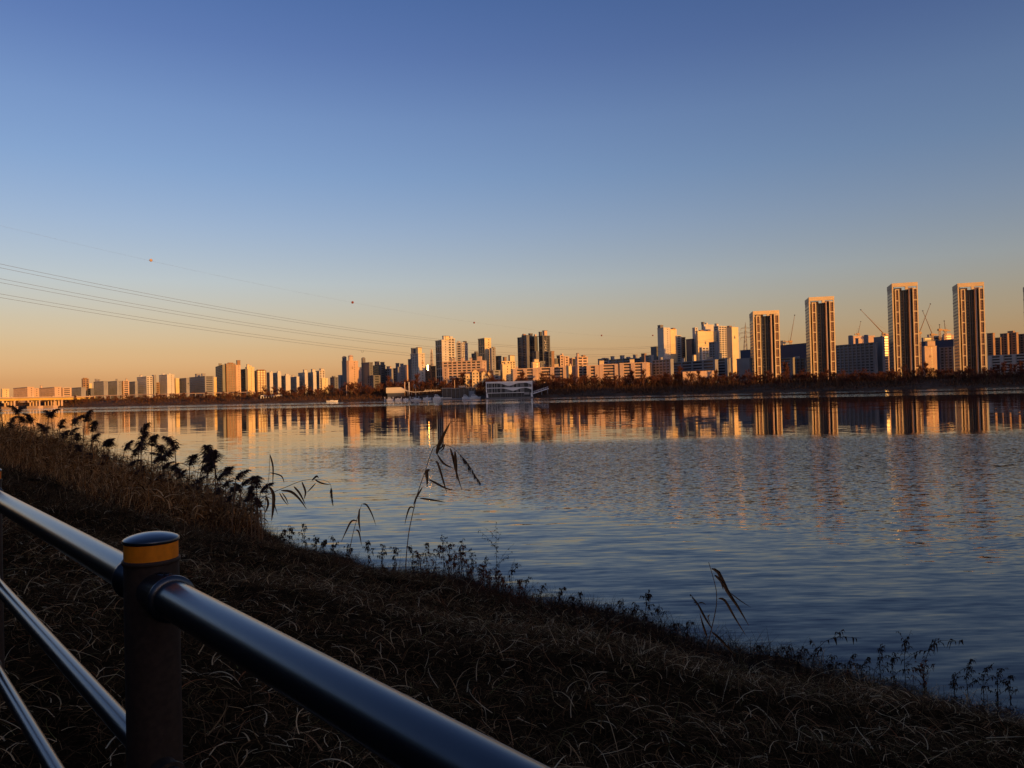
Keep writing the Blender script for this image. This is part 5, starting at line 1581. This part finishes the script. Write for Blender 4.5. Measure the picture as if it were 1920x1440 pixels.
# single plumed reeds
def plume_reed(seed):
    r = random.Random(seed)
    root = empty('plumed_reed', (0, 0, 0), 'x', 'reed', 'y')
    lean = r.uniform(.05, .2); az = r.uniform(-.6, .6)
    pt_ = lambda z: Vector((math.cos(az) * lean * z * z * .35, math.sin(az) * lean * z * z * .35, z))
    st = MB(); st.tube([pt_(z) for z in np.linspace(0, 1.75, 7)], [.016, .015, .014, .013, .011, .009, .008], 5); st.build('stem', M['reed_stem'], root)
    for i in range(5):
        z = .45 + i * .24 + r.uniform(-.05, .05)
        a = r.uniform(0, 6.28); ln = r.uniform(.28, .5)
        p0 = pt_(z); pts = []
        for k in range(6):
            t = k / 5
            pts.append(p0 + Vector((math.cos(a) * ln * t * .75, math.sin(a) * ln * t * .75, ln * (.5 * t - .75 * t * t))))
        l = MB(); l.strip(pts, [.018, .034, .036, .03, .018, .002], (-math.sin(a), math.cos(a), .2)); l.build('leaf', M['reed_leaf'], root)
    pl = MB()
    droop = r.uniform(.6, 1.3); a0 = az + r.uniform(-.4, .4)
    top = []
    for k in range(9):
        t = k / 8
        top.append(pt_(1.6) + Vector((math.cos(a0) * .22 * t * t * droop, math.sin(a0) * .22 * t * t * droop, .44 * t - .13 * droop * t * t)))
    pl.tube(top, [.006] * 8 + [.002], 4)
    for k in range(230):
        t = r.random() ** .8
        i = min(int(t * 8), 7); p = top[i].lerp(top[i + 1], t * 8 - i)
        a = a0 + r.gauss(0, 1.0); ln = r.uniform(.09, .25) * (1.05 - .6 * t)
        up = r.uniform(.1, .8)
        q1 = p + Vector((math.cos(a) * ln * .5, math.sin(a) * ln * .5, ln * .5 * up))
        q2 = q1 + Vector((math.cos(a) * ln * .45, math.sin(a) * ln * .45, -ln * r.uniform(.1, .6)))
        w = r.uniform(.014, .030)
        pl.strip([p, q1, q2], [w * .7, w, w * .2], (-math.sin(a), math.cos(a), r.uniform(-1, 1)))
    pl.build('plume', M['plume'], root)
    return root
reeds = [plume_reed(40 + i) for i in range(8)]
ru = [False] * 8
PL = [(260, 793), (253, 815), (282, 811), (331, 813), (322, 842), (303, 836), (387, 826), (403, 840), (413, 852), (171, 788), (163, 812), (131, 776), (126, 800), (189, 820), (198, 818), (152, 768), (107, 786), (92, 792),
      (70, 772), (58, 778), (84, 763), (101, 766), (40, 756), (241, 836), (223, 826), (351, 850), (366, 846), (374, 862), (421, 868), (433, 878), (441, 893), (455, 905), (470, 914), (483, 888), (476, 904), (462, 926),
      (298, 862), (281, 850), (270, 872), (345, 872), (328, 882), (314, 868), (396, 882), (384, 868), (411, 897), (426, 908), (446, 927), (111, 806), (140, 812), (156, 832), (174, 846), (206, 850), (22, 762), (6, 757),
      (231, 860), (491, 933), (120, 830), (95, 822), (246, 880), (290, 888), (360, 892), (376, 905), (340, 905), (400, 915), (418, 928), (438, 945), (214, 872), (190, 862), (305, 808 + 20), (266, 826), (46, 776), (30, 790), (75, 800), (14, 780)]
special = {(260, 793): 'bushiest and highest reed plume left of the curled comb-like one', (331, 813): 'curled comb-like reed plume standing clear over the water', (387, 826): 'compact dark reed plume at the right shoulder of the reed bed',
           (483, 888): 'feathery reed plume at the right tip of the reed bed', (152, 768): 'slim reed rising against the far water at the left'}
for i, (x, y) in enumerate(PL):
    k = slope(x, y)
    uu_ = (9.6 if y < 860 else 9.0) + rnd.uniform(-.8, .8)
    Y = uu_ / (N2.x * k + N2.y)
    tp_ = at(x, y, Y)
    s_ = tp_.x * D2.x + tp_.y * D2.y
    g = float(zg(uu_, s_))
    j = i % 8
    o = reeds[j] if not ru[j] else copy_tree(reeds[j])
    ru[j] = True
    sc_ = max(.5, min((tp_.z - g) / 1.98, 1.75))
    o.location = (tp_.x, tp_.y, tp_.z - 1.98 * sc_)
    wsc = min(sc_, 1.15) * (1.3 + Y / 90)
    o.scale = (wsc, wsc, sc_)
    o.rotation_euler = (0, 0, rnd.uniform(-1.5, 1.5) + (math.pi if rnd.random() < .18 else 0))
    if (x, y) in special:
        o['label'] = special[(x, y)]
    else:
        o['label'] = 'dark plumed reed at the ' + ('far left end of the reed bed, below the bridge' if x < 115 else 'left part of the reed bed, left of the bushiest plume' if x < 245 else 'middle of the reed bed, below the curled plume' if x < 375 else 'right end of the reed bed, towards the arching reed')
    o['group'] = 'plumed reeds on the left bank'

# four reeds that stand alone against the water, each leaf a part
def traced(pts, Y, dY=0.0, n=10):
    """smooth world polyline through photograph points at the plant's own distance, bending dY metres in depth"""
    P = [at(x, y, Y + dY * i / max(1, len(pts) - 1)) for i, (x, y) in enumerate(pts)]
    out = []
    for i in range(len(P) - 1):
        p0 = P[max(i - 1, 0)]; p1 = P[i]; p2 = P[i + 1]; p3 = P[min(i + 2, len(P) - 1)]
        m = max(2, n // (len(P) - 1))
        for k in range(m):
            t = k / m
            out.append(.5 * ((2 * p1) + (p2 - p0) * t + (2 * p0 - 5 * p1 + 4 * p2 - p3) * t * t + (3 * p1 - p0 - 3 * p2 + p3) * t ** 3))
    out.append(P[-1])
    return out
def lone_reed(label, Y, stem, leaves, plumes, r0=.013):
    b = at(stem[0][0], stem[0][1], Y)
    root = empty('lone_reed', (b.x, b.y, b.z), label, 'reed')
    pts = traced(stem, Y, 0, 16)
    pts[0] = pts[0] - Vector((0, 0, .15))
    m = MB(); m.tube(pts, [r0 * (1 - .6 * i / len(pts)) for i in range(len(pts))], 7); m.build('stem', M['reed_stem'], root)
    px = Y / FPX
    for lp, wpx in leaves:
        dY = rnd.uniform(-.25, .25)
        q = traced(lp, Y, dY, 10)
        n = len(q)
        w = [.8 * wpx * px * max(.10, math.sin(math.pi * (.04 + .93 * i / (n - 1)) ** .75)) for i in range(n)]
        # widest side turned towards the viewer, twisted a little along its length
        t = (q[-1] - q[0]).normalized()
        side = t.cross(Vector((rnd.uniform(-.3, .3), 1, rnd.uniform(-.3, .3))))
        m = MB(); m.strip(q, w, side); m.build('leaf', M['reed_leaf'], root)
    for pp, lpx, dens in plumes:
        q = traced(pp, Y, .1, 14)
        m = MB(); m.tube(q, r0 * .4, 4)
        for k in range(dens):
            i = rnd.randrange(len(q) - 1); p = q[i].lerp(q[i + 1], rnd.random())
            t = (q[min(i + 2, len(q) - 1)] - q[i]).normalized()
            dv = (t * rnd.uniform(.3, 1.0) + Vector((rnd.uniform(-.5, .3), rnd.uniform(-.5, .5), -rnd.uniform(.3, 1.0)))).normalized()
            ln = lpx * px * rnd.uniform(.4, 1) * (1.1 - .7 * i / len(q))
            m.strip([p, p + dv * ln * .5, p + dv * ln + Vector((0, 0, -ln * .1))], [.010, .014, .001], (1, rnd.uniform(-1, 1), rnd.uniform(-1, 1)))
        m.build('plume', M['plume'], root)
lone_reed('tall broken-topped reed standing alone before the water, left of centre', 19.2,
          [(760, 1066), (764, 1020), (769, 985), (783, 925), (797, 885), (812, 840), (829, 833), (848, 839), (862, 852)],
          [([(819, 852), (822, 838), (832, 815), (846, 789)], 9), ([(821, 846), (829, 838), (833, 833), (831, 842), (823, 848)], 5), ([(820, 852), (832, 869), (850, 878)], 5), ([(815, 866), (821, 869), (832, 905), (838, 924)], 5),
           ([(806, 880), (800, 884), (801, 898), (801, 914)], 8), ([(804, 899), (816, 905), (835, 915), (854, 920)], 5), ([(844, 840), (850, 860), (856, 887), (866, 919)], 6), ([(853, 846), (855, 872), (857, 902)], 7),
           ([(792, 914), (781, 933), (775, 948)], 5), ([(787, 934), (809, 937), (835, 942)], 4.5), ([(778, 953), (769, 951), (763, 966), (759, 984)], 4)],
          [([(862, 852), (876, 867), (890, 890), (900, 904)], 20, 90)])
lone_reed('arching reed with hanging seed head beside an upright stem', 22.5,
          [(478, 958), (489, 936), (510, 924), (537, 913), (567, 901), (594, 899), (616, 903.5), (621, 914)],
          [([(527, 920), (546, 922), (562, 936), (575, 955)], 6), ([(551, 912), (562, 925), (573, 947)], 5), ([(566, 903), (573, 922), (570, 936)], 5), ([(592, 906), (583, 916), (575, 924)], 3), ([(590, 899), (603, 906), (620, 909)], 4),
           ([(585, 901), (594, 893), (598, 897)], 5), ([(524, 924), (531, 936), (540, 948)], 3), ([(529, 924), (536, 934), (541, 946)], 3)],
          [([(621, 914), (622, 926), (624, 944)], 12, 170)], .012)
lone_reed('upright thin reed with drooping leaves at the tip of the reed bed', 22.8,
          [(496, 975), (498, 933), (504, 895), (506, 852)],
          [([(506, 852), (512, 876), (511, 912)], 4), ([(506, 886), (527, 892), (533, 906)], 3.5), ([(505, 912), (513, 928), (512, 955), (509, 977)], 8), ([(499, 930), (503, 945), (497, 962)], 6), ([(512, 930), (516, 950), (521, 965)], 3)], [], .011)
lone_reed('small bent reed with four hanging leaves between arching and tall reeds', 21.0,
          [(656, 1030), (662, 1000), (670, 971), (679, 944)],
          [([(680, 945), (688, 947), (698, 965), (705, 986)], 4), ([(674, 954), (673, 977), (676, 998)], 5), ([(670, 977), (659, 977), (648, 998), (640, 1016)], 4), ([(667, 993), (673, 998), (678, 1023)], 4)], [], .011)
lone_reed('pinkish leaning reed with long drooping leaves on the right bank edge', 12.4,
          [(1321, 1234), (1329, 1201), (1335.5, 1173), (1343, 1137), (1343, 1107), (1335.5, 1077), (1328.6, 1054)],
          [([(1334, 1066), (1347, 1073), (1363, 1107), (1383, 1137), (1404, 1173)], 9), ([(1347, 1122), (1359, 1126), (1377, 1157), (1398, 1191)], 6), ([(1334, 1184), (1349, 1197), (1369, 1219), (1386, 1239)], 6),
           ([(1335, 1179), (1322, 1158), (1308, 1132), (1295, 1115)], 5), ([(1326, 1195), (1319, 1175), (1312, 1150)], 5), ([(1370, 1112), (1388, 1126), (1408, 1139)], 2.5), ([(1332, 1170), (1327, 1158), (1331, 1152)], 5), ([(1340, 1078), (1352, 1090), (1356, 1106)], 6), ([(1309, 1131), (1317, 1130), (1324, 1134)], 3)],
          [([(1308, 1132), (1301, 1122), (1294, 1114)], 8, 30)], .010)

# withered weeds along the brow
def weed(label, px, py0, py1, kind='weed', lean=0.0, branches=6, group=None, leafpx=5.0, seed=0, arch=0.0):
    r = random.Random(seed * 31 + int(px))
    g, u_, s_ = ground_hit(px, py0)
    Y = g.y
    top = at(px + lean, py1, Y)
    h = max(top.z - g.z, .12)
    root = empty('withered_weed', (g.x, g.y, g.z), label, 'weed', group)
    st = MB(); fo = MB()
    q = Vector((top.x, top.y, 0)) - Vector((g.x, g.y, 0))
    def P(t):
        b = math.sin(t * math.pi * .5) if arch == 0 else t
        x = g + Vector((q.x * t * t, q.y * t * t + .1 * t * math.sin(t * 4), h * (t if arch == 0 else math.sin(min(1.0, t * 1.15) * math.pi * .5) * 1.0 - arch * max(0, t - .8))))
        return x
    main = [P(t) for t in np.linspace(0, 1, 8)]
    main[0].z -= .1
    st.tube(main, [.006, .0055, .005, .0045, .004, .0035, .003, .002], 4)
    lw = leafpx * Y / FPX
    def leaf(p, scale=1.0):
        a = r.uniform(0, 6.28); ln = lw * r.uniform(.7, 1.7) * scale
        d1 = Vector((math.cos(a), math.sin(a), r.uniform(-.5, .3))) * ln * .5
        d2 = d1 * .6 + Vector((0, 0, -ln * r.uniform(.4, .9)))
        w = ln * r.uniform(.25, .45)
        fo.strip([p, p + d1, p + d1 + d2], [w * .3, w, w * .15], (-math.sin(a), math.cos(a), r.uniform(-1, 1)))
    for k in range(20):
        leaf(P(r.uniform(.05, 1)))
    for b in range(branches):
        t = r.uniform(.05, .9); p = P(t)
        a = r.uniform(0, 6.28); ln = h * r.uniform(.2, .5) * (1.15 - t)
        tip = p + Vector((math.cos(a) * ln, math.sin(a) * ln * .6, ln * r.uniform(.4, 1.2)))
        mid = p.lerp(tip, .55) + Vector((0, 0, ln * .12))
        st.tube([p, mid, tip], [.003, .0025, .0015], 3)
        for k in range(9):
            leaf(p.lerp(mid, r.random()) if r.random() < .4 else mid.lerp(tip, r.random()), .85)
    st.build('stem', M['weed'], root)
    tag(fo.build('foliage', M[kind], root), kind='stuff')
EG = 'withered weeds on the brow of the near bank'
NTH = ['leftmost'] + [w + ' from the left' for w in 'second third fourth fifth sixth seventh eighth ninth tenth eleventh twelfth thirteenth fourteenth'.split()] + ['rightmost']
def weeds(text, spots, kind, l0, l1, br, lf, seed):
    spots = sorted(spots)
    for i, (x, a, b) in enumerate(spots):
        w = 'rightmost' if i == len(spots) - 1 else NTH[i]
        weed(text % w, x, a, b, kind, rnd.uniform(l0, l1), br, EG, lf, seed + i)
SH1 = 'dark withered weed below the tall broken reed, %s'
SH2 = 'dark withered weed on the middle of the brow, %s'
SH3 = 'dark drooping weed right of the pinkish reed, %s'
SH4 = 'dark low weed below the arching reed, %s'
SHR = 'reddish bushy weed below the tall broken reed, %s'
weed('tallest spiky weed with tiny leaves, right of the tall broken reed', 932, 1108, 977, 'weed', -2, 9, None, 4.2, 1)
weed('bushy dark weed with many hanging leaves on the middle brow', 1210, 1200, 1102, 'weed', 6, 12, None, 7, 2)
weed('dark leafy weed with pointed top near the right end of the brow', 1698, 1285, 1178, 'weed', 6, 8, None, 7, 3)
weed('arched weed with a dark drooping leaf clump near the right end', 1732, 1285, 1198, 'weed', 66, 2, None, 9, 4, .12)
weed('reddish dense weed clump near the right end of the brow', 1735, 1300, 1232, 'weedred', -6, 14, None, 6, 5)
weed('arched thin weed with single hanging leaf on the right brow', 1520, 1275, 1192, 'weed', 90, 4, None, 8, 6, .1)
weeds(SH1, ((905, 1095, 1040), (958, 1112, 1046), (832, 1060, 998), (862, 1070, 1008), (800, 1062, 1015), (885, 1085, 1030), (985, 1125, 1075), (775, 1060, 1020)), 'weed', -10, 10, 7, 4.5, 10)
weeds(SHR, ((815, 1085, 1020), (850, 1095, 1030), (880, 1105, 1045), (915, 1120, 1065), (945, 1130, 1075), (790, 1085, 1030), (865, 1075, 1018), (900, 1110, 1055), (840, 1075, 1015), (930, 1115, 1060), (970, 1135, 1085)), 'weedred', -12, 12, 14, 4.8, 30)
weeds(SH2, ((1012, 1140, 1092), (1046, 1150, 1098), (1090, 1165, 1106), (1075, 1160, 1115), (1140, 1180, 1125), (1172, 1190, 1118), (1242, 1205, 1130), (1190, 1195, 1125), (1292, 1225, 1160), (1262, 1215, 1165)), 'weed', -8, 14, 7, 5.5, 50)
weeds(SH3, ((1428, 1270, 1205), (1455, 1275, 1202), (1480, 1275, 1205), (1500, 1277, 1218), (1412, 1268, 1240), (1590, 1280, 1222), (1616, 1282, 1230), (1652, 1282, 1203), (1676, 1283, 1215), (1815, 1302, 1232), (1845, 1308, 1240), (1872, 1310, 1248), (1895, 1315, 1262), (1790, 1300, 1250), (1560, 1280, 1225)), 'weed', -8, 14, 8, 5.6, 70)
weeds(SH4, ((545, 1024, 985), (572, 1030, 978), (625, 1042, 1005), (690, 1050, 1012), (605, 1040, 1010), (655, 1047, 1018), (590, 1036, 1000), (530, 1020, 990), (715, 1055, 1020), (740, 1058, 1022)), 'weed', -8, 8, 7, 5.0, 90)

# scrap of paper in the grass below the rail
g, u_, s_ = ground_hit(488, 1296)
pp = MB()
pts = [(-.022, -.015, .03), (.02, -.02, .035), (.028, .012, .05), (-.01, .02, .045), (.004, -.002, .062)]
pp.add([g + Vector(p) + Vector((0, 0, .06)) for p in pts], [(0, 1, 4), (1, 2, 4), (2, 3, 4), (3, 0, 4)])
o = pp.build('paper_scrap', M['paper'])
tag(o, 'small crumpled white paper scrap in the grass below the rail', 'paper scrap')
